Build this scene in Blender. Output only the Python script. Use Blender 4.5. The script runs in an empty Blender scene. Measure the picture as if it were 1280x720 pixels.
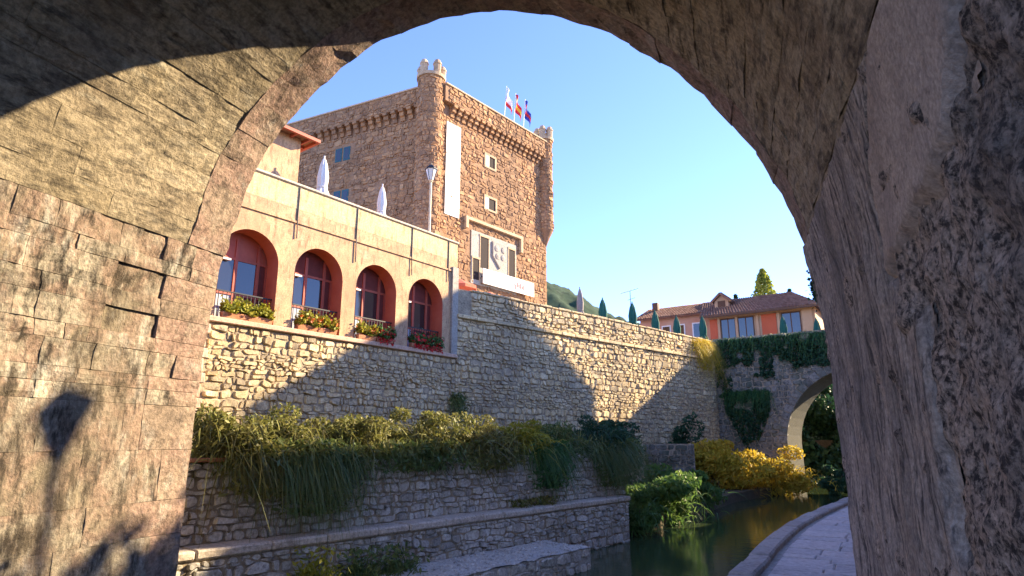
import bpy, math, random
import numpy as np
from mathutils import Vector, noise as mnoise
R = math.radians
random.seed(7)
rng = np.random.default_rng(7)
sc = bpy.context.scene
COL = sc.collection

# ------------------------------------------------------------------ camera, sky, sun, exposure
SUN_AZ, SUN_EL = 67.0, 25.2            # degrees right of +Y, degrees above the horizon
cam_d = bpy.data.cameras.new('camera')
cam_d.sensor_width = 36.0
cam_d.lens = 36.0 * 780 / 1280
cam_d.clip_start = 0.05
cam_d.clip_end = 5000
cam = bpy.data.objects.new('camera', cam_d)
COL.objects.link(cam)
EYE = Vector((0, 0, 1.6))
cam.location = EYE
cam.rotation_euler = (R(90 + 13.7), 0, 0)
sc.camera = cam
sc.render.resolution_x, sc.render.resolution_y = 1024, 576

world = bpy.data.worlds.new('World')
sc.world = world
world.use_nodes = True
wn = world.node_tree.nodes
wl = world.node_tree.links
bg = wn['Background']
sky = wn.new('ShaderNodeTexSky')
sky.sky_type = 'NISHITA'
sky.sun_disc = False
sky.sun_elevation = R(SUN_EL)
sky.sun_rotation = R(SUN_AZ)
sky.altitude = 2500
sky.air_density = 1.0
sky.dust_density = 0.0
sky.ozone_density = 5.0
tint = wn.new('ShaderNodeMix')
tint.data_type = 'RGBA'
tint.blend_type = 'MULTIPLY'
tint.inputs[0].default_value = 1.0
tint.inputs[7].default_value = (1.02, 0.88, 1.02, 1)
wl.new(sky.outputs[0], tint.inputs[6])
wl.new(tint.outputs[2], bg.inputs[0])
bg.inputs[1].default_value = 0.15

sun_d = bpy.data.lights.new('sun', 'SUN')
sun_d.energy = 5.0
sun_d.angle = R(0.5)
sun_d.color = (1.0, 0.80, 0.52)
sun = bpy.data.objects.new('sun', sun_d)
COL.objects.link(sun)
sdir = Vector((math.sin(R(SUN_AZ)) * math.cos(R(SUN_EL)), math.cos(R(SUN_AZ)) * math.cos(R(SUN_EL)), math.sin(R(SUN_EL))))
sun.rotation_euler = sdir.to_track_quat('Z', 'Y').to_euler()
sun.location = (20, 10, 40)

sc.view_settings.view_transform = 'Standard'
sc.view_settings.look = 'None'
sc.view_settings.gamma = 1.0
sc.view_settings.exposure = 1.95
sc.view_settings.use_curve_mapping = False
sc.cycles.max_bounces = 8
sc.cycles.diffuse_bounces = 5

# ------------------------------------------------------------------ materials
MATS = {}


def ramp(nt, stops):
    n = nt.nodes.new('ShaderNodeValToRGB')
    while len(n.color_ramp.elements) < len(stops):
        n.color_ramp.elements.new(0.5)
    for e, (p, c) in zip(n.color_ramp.elements, stops):
        e.position = p
        e.color = (c[0], c[1], c[2], 1)
    return n


def noise_node(nt, co, scale, detail=6, rough=0.6, sx=None):
    n = nt.nodes.new('ShaderNodeTexNoise')
    n.inputs['Scale'].default_value = scale
    n.inputs['Detail'].default_value = detail
    n.inputs['Roughness'].default_value = rough
    if sx:
        m = nt.nodes.new('ShaderNodeMapping')
        m.inputs['Scale'].default_value = sx
        nt.links.new(co, m.inputs[0])
        nt.links.new(m.outputs[0], n.inputs['Vector'])
    else:
        nt.links.new(co, n.inputs['Vector'])
    return n.outputs['Fac']


def mixc(nt, fac, a, b, mode='MIX'):
    m = nt.nodes.new('ShaderNodeMix')
    m.data_type = 'RGBA'
    m.blend_type = mode
    for i, v in ((0, fac), (6, a), (7, b)):
        if hasattr(v, 'is_output'):
            nt.links.new(v, m.inputs[i])
        elif i == 0:
            m.inputs[0].default_value = v
        else:
            m.inputs[i].default_value = (v[0], v[1], v[2], 1)
    return m.outputs[2]


def island_random(nt):
    g = nt.nodes.new('ShaderNodeNewGeometry')
    o = nt.nodes.new('ShaderNodeObjectInfo')
    a = nt.nodes.new('ShaderNodeMath')
    a.operation = 'ADD'
    nt.links.new(g.outputs['Random Per Island'], a.inputs[0])
    nt.links.new(o.outputs['Random'], a.inputs[1])
    f = nt.nodes.new('ShaderNodeMath')
    f.operation = 'FRACT'
    nt.links.new(a.outputs[0], f.inputs[0])
    return f.outputs[0]


def base(name):
    m = bpy.data.materials.new(name)
    m.use_nodes = True
    nt = m.node_tree
    b = nt.nodes['Principled BSDF']
    tc = nt.nodes.new('ShaderNodeTexCoord')
    MATS[name] = m
    return m, nt, b, tc.outputs['Object']


def bump(nt, b, h, strength, dist=0.02):
    n = nt.nodes.new('ShaderNodeBump')
    n.inputs['Strength'].default_value = strength
    n.inputs['Distance'].default_value = dist
    nt.links.new(h, n.inputs['Height'])
    nt.links.new(n.outputs[0], b.inputs['Normal'])


def smooth01(nt, v, lo, hi):
    n = nt.nodes.new('ShaderNodeMapRange')
    n.inputs['From Min'].default_value = lo
    n.inputs['From Max'].default_value = hi
    nt.links.new(v, n.inputs['Value'])
    return n.outputs['Result']


def stone_mat(name, cols, island=True, scale=2.0, dark=(0.05, 0.042, 0.035), dark_amt=0.6, rough=0.92, bmp=0.6, bscale=14, streak=None, lichen=None, isl=0.72, lo=0.52, hi=0.74, fine=0.5, macro=None, macro_amt=0.6, mscale=0.35):
    """weathered stone: per-piece colour, mottling, dark pits and stains"""
    m, nt, b, co = base(name)
    n1 = noise_node(nt, co, scale, 8, 0.65)
    if island:
        r = island_random(nt)
        a = nt.nodes.new('ShaderNodeMath')
        a.operation = 'MULTIPLY_ADD'
        a.inputs[1].default_value = isl
        nt.links.new(r, a.inputs[0])
        s = nt.nodes.new('ShaderNodeMath')
        s.operation = 'MULTIPLY_ADD'
        s.inputs[1].default_value = 0.9 + (0.72 - isl) * 1.6
        s.inputs[2].default_value = -0.3 - (0.72 - isl) * 0.35
        nt.links.new(n1, s.inputs[0])
        nt.links.new(s.outputs[0], a.inputs[2])
        f = a.outputs[0]
    else:
        f = smooth01(nt, n1, 0.27, 0.73)
    n = len(cols)
    rp = ramp(nt, [(i / (n - 1), c) for i, c in enumerate(cols)])
    nt.links.new(f, rp.inputs[0])
    c = rp.outputs[0]
    n2 = noise_node(nt, co, scale * 2.7, 9, 0.72, streak)
    c = mixc(nt, mul(nt, smooth01(nt, n2, lo, hi), dark_amt), c, dark)
    if lichen:
        n4 = noise_node(nt, co, scale * 1.6, 8, 0.7, streak)
        c = mixc(nt, mul(nt, smooth01(nt, n4, 0.55, 0.68), 0.55), c, lichen)
    n3 = noise_node(nt, co, bscale, 8, 0.7)
    c = mixc(nt, fine, c, fine_grey(nt, n3), 'OVERLAY')
    if macro:
        n5 = noise_node(nt, co, mscale, 7, 0.62, (1.4, 1.4, 0.4))
        c = mixc(nt, mul(nt, smooth01(nt, n5, 0.47, 0.66), macro_amt), c, macro)
    nt.links.new(c, b.inputs['Base Color'])
    b.inputs['Roughness'].default_value = rough
    b.inputs['Specular IOR Level'].default_value = 0.2
    h = addn(nt, n3, n2)
    bump(nt, b, h, bmp, 0.03)
    return m


def fine_grey(nt, f):
    rp = ramp(nt, [(0.3, (0.2, 0.2, 0.2)), (0.7, (0.8, 0.8, 0.8))])
    nt.links.new(f, rp.inputs[0])
    return rp.outputs[0]


def mul(nt, v, k):
    n = nt.nodes.new('ShaderNodeMath')
    n.operation = 'MULTIPLY'
    nt.links.new(v, n.inputs[0])
    if hasattr(k, 'is_output'):
        nt.links.new(k, n.inputs[1])
    else:
        n.inputs[1].default_value = k
    return n.outputs[0]


def addn(nt, a, b_):
    n = nt.nodes.new('ShaderNodeMath')
    n.operation = 'ADD'
    nt.links.new(a, n.inputs[0])
    nt.links.new(b_, n.inputs[1])
    return n.outputs[0]


def plain_mat(name, c1, c2=None, rough=0.6, scale=4.0, bmp=0.15, metal=0.0, bscale=30, spec=0.4, island=False, streak=None):
    m, nt, b, co = base(name)
    c2 = c2 or tuple(x * 0.8 for x in c1)
    n1 = noise_node(nt, co, scale, 6, 0.65, streak)
    f = smooth01(nt, n1, 0.3, 0.7)
    if island:
        f = addn(nt, mul(nt, island_random(nt), 0.7), mul(nt, f, 0.3))
    c = mixc(nt, f, c1, c2)
    nt.links.new(c, b.inputs['Base Color'])
    b.inputs['Roughness'].default_value = rough
    b.inputs['Metallic'].default_value = metal
    b.inputs['Specular IOR Level'].default_value = spec
    if bmp:
        bump(nt, b, noise_node(nt, co, bscale, 5, 0.6), bmp, 0.01)
    return m


def leaf_mat(name, cols, trans=0.3):
    m, nt, b, co = base(name)
    n1 = noise_node(nt, co, 1.3, 3, 0.5)
    f = addn(nt, mul(nt, island_random(nt), 0.6), mul(nt, smooth01(nt, n1, 0.3, 0.7), 0.4))
    n = len(cols)
    rp = ramp(nt, [(i / (n - 1), c) for i, c in enumerate(cols)])
    nt.links.new(f, rp.inputs[0])
    nt.links.new(rp.outputs[0], b.inputs['Base Color'])
    b.inputs['Roughness'].default_value = 0.55
    b.inputs['Specular IOR Level'].default_value = 0.3
    t = nt.nodes.new('ShaderNodeBsdfTranslucent')
    nt.links.new(rp.outputs[0], t.inputs[0])
    mx = nt.nodes.new('ShaderNodeMixShader')
    mx.inputs[0].default_value = trans
    nt.links.new(b.outputs[0], mx.inputs[1])
    nt.links.new(t.outputs[0], mx.inputs[2])
    nt.links.new(mx.outputs[0], nt.nodes['Material Output'].inputs[0])
    return m


stone_mat('quay_stone', [(0.218, 0.159, 0.095), (0.524, 0.398, 0.222), (0.699, 0.546, 0.313), (0.415, 0.334, 0.222), (0.764, 0.620, 0.379), (0.546, 0.360, 0.199)], scale=1.6, dark=(0.07, 0.055, 0.042), dark_amt=0.75, isl=0.62, lo=0.52, hi=0.68, fine=0.75, bscale=18, macro=(0.25, 0.20, 0.14), macro_amt=0.5, mscale=0.30)
stone_mat('mortar', [(0.17, 0.14, 0.10), (0.36, 0.29, 0.20), (0.47, 0.39, 0.27)], island=False, scale=2.6, dark_amt=0.7, lo=0.5, hi=0.66)
stone_mat('terrace_stone', [(0.255, 0.235, 0.205), (0.461, 0.427, 0.370), (0.627, 0.592, 0.515), (0.490, 0.438, 0.365), (0.686, 0.659, 0.575)], scale=1.9, dark=(0.07, 0.063, 0.057), dark_amt=0.8, lo=0.51, hi=0.68, fine=0.75, bscale=18, macro=(0.26, 0.235, 0.19), macro_amt=0.5, mscale=0.5)
stone_mat('ledge_cap', [(0.38, 0.31, 0.235), (0.56, 0.475, 0.375), (0.47, 0.41, 0.325)], island=False, scale=2.2, dark=(0.12, 0.10, 0.08), dark_amt=0.6, fine=0.7, bscale=20)
stone_mat('gravel_top', [(0.40, 0.36, 0.31), (0.58, 0.53, 0.46), (0.50, 0.45, 0.39)], island=False, scale=9, dark=(0.16, 0.14, 0.11), dark_amt=0.6, bscale=45, bmp=1.0)
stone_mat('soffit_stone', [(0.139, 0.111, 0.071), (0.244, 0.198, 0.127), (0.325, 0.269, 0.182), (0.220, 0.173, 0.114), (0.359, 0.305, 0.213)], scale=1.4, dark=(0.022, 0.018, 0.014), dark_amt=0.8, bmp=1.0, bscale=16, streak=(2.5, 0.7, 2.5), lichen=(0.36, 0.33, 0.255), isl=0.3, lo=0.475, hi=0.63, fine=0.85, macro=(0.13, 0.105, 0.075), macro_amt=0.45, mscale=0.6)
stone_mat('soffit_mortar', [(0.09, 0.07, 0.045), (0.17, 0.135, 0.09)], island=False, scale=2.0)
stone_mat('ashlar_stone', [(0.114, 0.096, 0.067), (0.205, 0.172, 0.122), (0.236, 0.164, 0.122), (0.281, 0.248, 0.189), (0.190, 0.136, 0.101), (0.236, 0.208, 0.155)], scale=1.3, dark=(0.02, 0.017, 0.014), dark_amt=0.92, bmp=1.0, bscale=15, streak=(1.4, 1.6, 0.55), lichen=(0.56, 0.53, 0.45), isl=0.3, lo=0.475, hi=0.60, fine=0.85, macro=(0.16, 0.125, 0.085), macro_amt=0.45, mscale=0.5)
stone_mat('voussoir_stone', [(0.166, 0.127, 0.094), (0.262, 0.198, 0.146), (0.253, 0.167, 0.130), (0.321, 0.274, 0.208)], scale=1.9, dark=(0.045, 0.035, 0.028), dark_amt=0.85, bmp=1.0, bscale=16, lichen=(0.40, 0.36, 0.30), isl=0.3, lo=0.5, hi=0.68, fine=0.85)
stone_mat('render_coat', [(0.232, 0.195, 0.163), (0.399, 0.335, 0.273), (0.306, 0.274, 0.242), (0.483, 0.414, 0.339)], island=False, scale=2.0, dark=(0.035, 0.033, 0.035), dark_amt=0.9, bmp=0.9, bscale=24, streak=(2.2, 2.8, 0.42), lichen=(0.46, 0.42, 0.38), lo=0.48, hi=0.62, fine=0.85, macro=(0.10, 0.09, 0.085), macro_amt=0.6, mscale=0.9)
stone_mat('pink_plaster', [(0.313, 0.260, 0.218), (0.418, 0.348, 0.288), (0.365, 0.308, 0.259)], island=False, scale=2.4, dark=(0.12, 0.10, 0.09), dark_amt=0.7, bmp=0.7, bscale=30, fine=0.7, macro=(0.20, 0.17, 0.15), macro_amt=0.6, mscale=1.2)
stone_mat('rough_pier', [(0.152, 0.136, 0.117), (0.337, 0.288, 0.239), (0.435, 0.351, 0.282), (0.293, 0.261, 0.224)], island=False, scale=6.5, dark=(0.022, 0.021, 0.022), dark_amt=0.92, bmp=1.0, bscale=26, lichen=(0.46, 0.43, 0.39), lo=0.47, hi=0.58, fine=0.95, macro=(0.07, 0.062, 0.058), macro_amt=0.6, mscale=1.0)
stone_mat('tower_stone', [(0.168, 0.088, 0.045), (0.346, 0.184, 0.089), (0.445, 0.253, 0.123), (0.267, 0.152, 0.086), (0.514, 0.313, 0.164), (0.375, 0.175, 0.090)], scale=0.9, dark=(0.06, 0.04, 0.028), dark_amt=0.8, bmp=0.6, isl=0.62, fine=0.8, bscale=16, lo=0.5, hi=0.68, macro=(0.20, 0.125, 0.075), macro_amt=0.65, mscale=0.16)
stone_mat('tower_mortar', [(0.215, 0.126, 0.073), (0.372, 0.226, 0.133)], island=False, scale=2.0, dark_amt=0.4)
stone_mat('tower_dress', [(0.38, 0.27, 0.17), (0.52, 0.39, 0.25), (0.46, 0.33, 0.21)], scale=1.2, dark_amt=0.5)
stone_mat('grey_dress', [(0.30, 0.27, 0.23), (0.42, 0.39, 0.34)], scale=2, dark_amt=0.5)
stone_mat('arcade_plaster', [(0.422, 0.264, 0.150), (0.546, 0.370, 0.216), (0.458, 0.273, 0.163), (0.581, 0.431, 0.282)], island=False, scale=1.3, dark=(0.18, 0.105, 0.065), dark_amt=0.78, bmp=0.3, bscale=22, streak=(1, 1.6, 0.5), lo=0.5, hi=0.66, fine=0.65, macro=(0.36, 0.22, 0.13), macro_amt=0.5, mscale=0.6)
stone_mat('parapet_plaster', [(0.504, 0.360, 0.184), (0.612, 0.468, 0.257), (0.540, 0.378, 0.207)], island=False, scale=1.2, dark=(0.24, 0.155, 0.085), dark_amt=0.75, bmp=0.3, bscale=22, streak=(1, 1.8, 0.35), lo=0.49, hi=0.66, fine=0.65)
stone_mat('pink_ledge', [(0.52, 0.33, 0.23), (0.60, 0.42, 0.30)], island=False, scale=2, dark_amt=0.3, bmp=0.2)
stone_mat('brick_quoin', [(0.45, 0.24, 0.16), (0.52, 0.36, 0.26), (0.55, 0.44, 0.33), (0.42, 0.22, 0.15)], scale=1.5, dark_amt=0.4)
stone_mat('terracotta', [(0.42, 0.16, 0.08), (0.52, 0.24, 0.13), (0.36, 0.15, 0.09)], scale=3, dark_amt=0.4, bmp=0.3)
stone_mat('roof_tile', [(0.162, 0.077, 0.050), (0.243, 0.126, 0.083), (0.308, 0.180, 0.119), (0.211, 0.117, 0.083)], scale=2, dark_amt=0.5, bmp=0.3)
stone_mat('paving', [(0.42, 0.385, 0.38), (0.56, 0.52, 0.51), (0.48, 0.455, 0.46), (0.62, 0.575, 0.55)], scale=2.2, dark=(0.2, 0.18, 0.18), dark_amt=0.5, bmp=0.5)
stone_mat('kerb_stone', [(0.30, 0.275, 0.255), (0.42, 0.385, 0.355)], scale=2, dark_amt=0.5, bmp=0.4)
stone_mat('mossy_stone', [(0.10, 0.095, 0.08), (0.20, 0.185, 0.155), (0.29, 0.265, 0.225), (0.15, 0.15, 0.11)], scale=2.0, dark=(0.03, 0.032, 0.024), dark_amt=0.85, lo=0.49, hi=0.66, macro=(0.07, 0.09, 0.05), macro_amt=0.7, mscale=0.5)
stone_mat('shaded_vault', [(0.035, 0.032, 0.025), (0.065, 0.06, 0.045), (0.05, 0.05, 0.032)], island=False, scale=2.0, dark_amt=0.6)  # vault stone darkened in colour to imitate the shade under the far arch
stone_mat('soil', [(0.06, 0.05, 0.03), (0.13, 0.10, 0.06)], island=False, scale=3, dark_amt=0.4)
stone_mat('turf', [(0.06, 0.075, 0.022), (0.13, 0.12, 0.04), (0.10, 0.08, 0.04)], island=False, scale=3, dark_amt=0.4)
stone_mat('ground_mat', [(0.16, 0.14, 0.10), (0.24, 0.21, 0.16)], island=False, scale=0.6, dark_amt=0.3)
stone_mat('hill_mat', [(0.016, 0.036, 0.024), (0.028, 0.055, 0.03), (0.042, 0.068, 0.034)], island=False, scale=0.06, dark=(0.008, 0.018, 0.012), dark_amt=0.8, bmp=1.0, bscale=0.35)
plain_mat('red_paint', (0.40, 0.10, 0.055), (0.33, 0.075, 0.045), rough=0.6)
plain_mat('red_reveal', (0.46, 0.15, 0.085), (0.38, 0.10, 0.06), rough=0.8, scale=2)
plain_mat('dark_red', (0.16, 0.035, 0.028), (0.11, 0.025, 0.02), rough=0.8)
plain_mat('dark_room', (0.03, 0.02, 0.018), rough=0.9)
plain_mat('iron', (0.025, 0.025, 0.028), rough=0.5, metal=0.3)
plain_mat('zinc', (0.14, 0.12, 0.11), (0.09, 0.07, 0.06), rough=0.6, metal=0.3)
plain_mat('pale_panel', (0.42, 0.46, 0.50), (0.32, 0.36, 0.42), rough=0.4)
plain_mat('white_paint', (0.78, 0.77, 0.74), (0.68, 0.67, 0.64), rough=0.55)
plain_mat('cream_paint', (0.72, 0.60, 0.40), (0.64, 0.52, 0.34), rough=0.6)
plain_mat('white_cloth', (0.72, 0.70, 0.68), (0.60, 0.58, 0.57), rough=0.9, bscale=12, bmp=0.4)
plain_mat('banner_cloth', (0.86, 0.84, 0.80), (0.80, 0.78, 0.74), rough=0.85, scale=1)
plain_mat('green_cloth', (0.012, 0.11, 0.085), (0.008, 0.075, 0.06), rough=0.85, bscale=12, bmp=0.4)
plain_mat('grey_cloth', (0.30, 0.27, 0.25), (0.20, 0.18, 0.17), rough=0.9)
plain_mat('red_cloth', (0.55, 0.11, 0.06), (0.62, 0.20, 0.12), rough=0.85)
plain_mat('flag_red', (0.55, 0.03, 0.03), (0.48, 0.02, 0.03), rough=0.8)
plain_mat('flag_yellow', (0.75, 0.50, 0.04), rough=0.8)
plain_mat('flag_blue', (0.03, 0.05, 0.30), rough=0.8)
plain_mat('print_red', (0.65, 0.10, 0.12), rough=0.8)
plain_mat('print_grey', (0.25, 0.25, 0.27), rough=0.8)
plain_mat('orange_panel', (0.62, 0.14, 0.06), (0.55, 0.115, 0.05), rough=0.8, scale=1)
plain_mat('house_cream', (0.60, 0.40, 0.24), (0.50, 0.32, 0.19), rough=0.85, scale=1.2)
plain_mat('house_pink', (0.50, 0.24, 0.15), (0.55, 0.34, 0.23), rough=0.85, scale=1.2)
plain_mat('wood_brown', (0.14, 0.07, 0.04), (0.09, 0.045, 0.025), rough=0.7)
plain_mat('teal_shutter', (0.02, 0.10, 0.12), (0.015, 0.07, 0.09), rough=0.6)
plain_mat('trunk_bark', (0.11, 0.08, 0.055), (0.06, 0.045, 0.03), rough=0.95, bmp=0.6)
plain_mat('lamp_glass', (0.75, 0.72, 0.66), rough=0.25)
plain_mat('flower_red', (0.62, 0.03, 0.025), (0.50, 0.02, 0.04), rough=0.6, island=True, bmp=0)
plain_mat('flower_orange', (0.72, 0.22, 0.04), (0.70, 0.12, 0.05), rough=0.6, island=True, bmp=0)
leaf_mat('grass_dark', [(0.050, 0.100, 0.033), (0.094, 0.156, 0.045), (0.175, 0.200, 0.056), (0.112, 0.138, 0.048)])
leaf_mat('grass_olive', [(0.076, 0.095, 0.024), (0.152, 0.166, 0.037), (0.253, 0.238, 0.061), (0.132, 0.119, 0.044), (0.101, 0.154, 0.033)])
leaf_mat('leaf_green', [(0.039, 0.111, 0.034), (0.065, 0.169, 0.044), (0.130, 0.221, 0.052)])
leaf_mat('leaf_bright', [(0.06, 0.14, 0.04), (0.11, 0.21, 0.05), (0.19, 0.26, 0.06)], 0.4)
leaf_mat('leaf_deep', [(0.017, 0.060, 0.031), (0.031, 0.090, 0.043), (0.060, 0.120, 0.048)])
leaf_mat('leaf_yellow', [(0.30, 0.26, 0.025), (0.48, 0.38, 0.04), (0.62, 0.44, 0.05), (0.40, 0.27, 0.05)], 0.4)
leaf_mat('leaf_lime', [(0.16, 0.20, 0.025), (0.30, 0.30, 0.035), (0.42, 0.33, 0.03)])
leaf_mat('leaf_tree', [(0.195, 0.273, 0.046), (0.351, 0.390, 0.065), (0.468, 0.429, 0.078)], 0.45)

# glass: dark, mirror-like pane
m, nt, b, co = base('glass')
b.inputs['Base Color'].default_value = (0.02, 0.022, 0.025, 1)
b.inputs['Roughness'].default_value = 0.04
b.inputs['Specular IOR Level'].default_value = 0.8
bump(nt, b, noise_node(nt, co, 1.5, 2, 0.4), 0.08, 0.02)
# river water
m, nt, b, co = base('water')
b.inputs['Base Color'].default_value = (0.035, 0.052, 0.022, 1)
b.inputs['Roughness'].default_value = 0.05
b.inputs['IOR'].default_value = 1.33
b.inputs['Specular IOR Level'].default_value = 0.6
w1 = noise_node(nt, co, 1.1, 5, 0.6)
w2 = noise_node(nt, co, 4.5, 4, 0.6)
bump(nt, b, addn(nt, w1, mul(nt, w2, 0.5)), 0.16, 0.05)

# ------------------------------------------------------------------ mesh helpers


def axes(h):
    a = R(h)
    return Vector((math.cos(a), -math.sin(a), 0)), Vector((math.sin(a), math.cos(a), 0))


def thing(name, label, cat, loc=(0, 0, 0), heading=0.0, group=None):
    o = bpy.data.objects.new(name, None)
    COL.objects.link(o)
    o.location = loc
    o.rotation_euler = (0, 0, -R(heading))
    o.empty_display_size = 0.3
    tag(o, label, cat, group)
    return o


def tag(o, label, cat, group=None):
    o['label'] = label
    o['category'] = cat
    if group:
        o['group'] = group
    return o


def link_mesh(name, me, mat, parent=None, smooth=False):
    if mat and not me.materials:
        me.materials.append(MATS[mat])
    if smooth:
        me.polygons.foreach_set('use_smooth', [True] * len(me.polygons))
    o = bpy.data.objects.new(name, me)
    COL.objects.link(o)
    if parent:
        o.parent = parent
    return o


class MB:
    """collects shapes of one mesh"""

    def __init__(self):
        self.v, self.f = [], []

    def add(self, vs, fs):
        k = len(self.v)
        self.v += [tuple(p) for p in vs]
        self.f += [tuple(i + k for i in q) for q in fs]
        return self

    def box(self, x0, x1, y0, y1, z0, z1):
        vs = [(x, y, z) for z in (z0, z1) for y in (y0, y1) for x in (x0, x1)]
        return self.add(vs, [(0, 2, 3, 1), (4, 5, 7, 6), (0, 1, 5, 4), (2, 6, 7, 3), (0, 4, 6, 2), (1, 3, 7, 5)])

    def beam(self, p, q, w, h=None):
        """square bar from p to q"""
        p, q = Vector(p), Vector(q)
        h = h or w
        d = (q - p).normalized()
        s = d.cross(Vector((0, 0, 1)))
        if s.length < 1e-3:
            s = Vector((1, 0, 0))
        s.normalize()
        u = s.cross(d).normalized()
        c = [s * a * w / 2 + u * b_ * h / 2 for a, b_ in ((-1, -1), (1, -1), (1, 1), (-1, 1))]
        return self.add([p + k for k in c] + [q + k for k in c], [(3, 2, 1, 0), (4, 5, 6, 7), (0, 1, 5, 4), (1, 2, 6, 5), (2, 3, 7, 6), (3, 0, 4, 7)])

    def tube(self, pts, rads, n=10, cap=True):
        pts = [Vector(p) for p in pts]
        vs, fs = [], []
        for i, p in enumerate(pts):
            d = (pts[min(i + 1, len(pts) - 1)] - pts[max(i - 1, 0)]).normalized()
            s = d.cross(Vector((0.02, 0.03, 1)))
            if s.length < 0.06:
                s = d.cross(Vector((1, 0, 0)))
            s.normalize()
            u = s.cross(d)
            r = rads[i] if hasattr(rads, '__len__') else rads
            vs += [p + (s * math.cos(2 * math.pi * k / n) + u * math.sin(2 * math.pi * k / n)) * r for k in range(n)]
        for i in range(len(pts) - 1):
            for k in range(n):
                a, b_ = i * n + k, i * n + (k + 1) % n
                fs.append((a, a + n, b_ + n, b_))
        if cap:
            fs.append(tuple(range(n)))
            fs.append(tuple((len(pts) - 1) * n + k for k in reversed(range(n))))
        return self.add(vs, fs)

    def lathe(self, c, prof, n=16, fold=0.0, folds=8):
        """prof: (radius, z); fold adds pleats"""
        vs, fs = [], []
        for r, z in prof:
            for k in range(n):
                a = 2 * math.pi * k / n
                rr = r * (1 + fold * math.cos(folds * a))
                vs.append((c[0] + rr * math.cos(a), c[1] + rr * math.sin(a), c[2] + z))
        for i in range(len(prof) - 1):
            for k in range(n):
                a, b_ = i * n + k, i * n + (k + 1) % n
                fs.append((a, b_, b_ + n, a + n))
        fs.append(tuple(reversed(range(n))))
        fs.append(tuple((len(prof) - 1) * n + k for k in range(n)))
        return self.add(vs, fs)

    def prism(self, poly, fn, d0, d1):
        """polygon (2D) extruded between depths d0 and d1; fn(a, b, d) -> point"""
        n = len(poly)
        vs = [fn(a, b_, d0) for a, b_ in poly] + [fn(a, b_, d1) for a, b_ in poly]
        fs = [tuple(reversed(range(n))), tuple(range(n, 2 * n))] + [(i, (i + 1) % n, (i + 1) % n + n, i + n) for i in range(n)]
        return self.add(vs, fs)

    def build(self, name, mat, parent=None, smooth=False, recalc=True):
        me = bpy.data.meshes.new(name)
        me.from_pydata(self.v, [], self.f)
        if recalc:
            import bmesh
            bm = bmesh.new()
            bm.from_mesh(me)
            bmesh.ops.recalc_face_normals(bm, faces=bm.faces)
            bm.to_mesh(me)
            bm.free()
        me.update()
        return link_mesh(name, me, mat, parent, smooth)


def bevel(o, w, seg=1):
    md = o.modifiers.new('bevel', 'BEVEL')
    md.width = w
    md.segments = seg
    md.limit_method = 'ANGLE'
    return o


def np_mesh(name, verts, quads, mat, parent=None, smooth=False):
    me = bpy.data.meshes.new(name)
    nv, nf = len(verts), len(quads)
    k = quads.shape[1]
    me.vertices.add(nv)
    me.vertices.foreach_set('co', np.ascontiguousarray(verts, dtype=np.float32).ravel())
    me.loops.add(nf * k)
    me.loops.foreach_set('vertex_index', np.ascontiguousarray(quads, dtype=np.int32).ravel())
    me.polygons.add(nf)
    me.polygons.foreach_set('loop_start', np.arange(0, nf * k, k, dtype=np.int32))
    me.update(calc_edges=True)
    return link_mesh(name, me, mat, parent, smooth)


def unit(a):
    return a / np.maximum(np.linalg.norm(a, axis=1, keepdims=True), 1e-6)


def blades(name, roots, d0, L, W, droop, mat, parent=None, segs=4):
    """thin curved grass blades / long drooping stems"""
    n = len(roots)
    side = unit(np.cross(d0, unit(rng.normal(size=(n, 3)))))
    rows = []
    for k in range(segs + 1):
        t = k / segs
        p = roots + d0 * (L * t)[:, None]
        p[:, 2] -= droop * L * t * t
        w = W * (1 - t ** 1.5) + 0.0008
        rows.append(p - side * w)
        rows.append(p + side * w)
    V = np.stack(rows, 1)
    nv = V.shape[1]
    q = np.array([[2 * k, 2 * k + 1, 2 * k + 3, 2 * k + 2] for k in range(segs)])
    F = (np.arange(n)[:, None, None] * nv + q[None]).reshape(-1, 4)
    o = np_mesh(name, V.reshape(-1, 3), F, mat, parent)
    if parent:
        o['kind'] = 'stuff'
    return o


def leaves(name, c, size, mat, parent=None, up=0.0, elong=1.6):
    """small folded diamond leaves"""
    n = len(c)
    nrm = rng.normal(size=(n, 3))
    nrm[:, 2] += up
    nrm = unit(nrm)
    a = unit(np.cross(nrm, unit(rng.normal(size=(n, 3)))))
    b_ = np.cross(nrm, a)
    s = (size * rng.uniform(0.6, 1.35, n))[:, None]
    V = np.stack([c - a * s * elong * 0.5, c + b_ * s * 0.5 + nrm * s * 0.12, c + a * s * elong * 0.5, c - b_ * s * 0.5 + nrm * s * 0.12], 1)
    F = (np.arange(n)[:, None] * 4 + np.arange(4)[None])
    o = np_mesh(name, V.reshape(-1, 3), F, mat, parent)
    if parent:
        o['kind'] = 'stuff'
    return o


def blob_points(n, centre, rad, lumps=14, lump_r=0.38):
    """points in an uneven, lumpy crown"""
    c = unit(rng.normal(size=(lumps, 3))) * rng.uniform(0.35, 0.95, (lumps, 1))
    i = rng.integers(0, lumps, n)
    p = c[i] + unit(rng.normal(size=(n, 3))) * (lump_r * rng.uniform(0.3, 1.0, (n, 1)) ** 0.5) * rng.uniform(0.6, 1.2, lumps)[i][:, None]
    return p * np.array(rad) + np.array(centre)


# ------------------------------------------------------------------ rubble masonry


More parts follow.
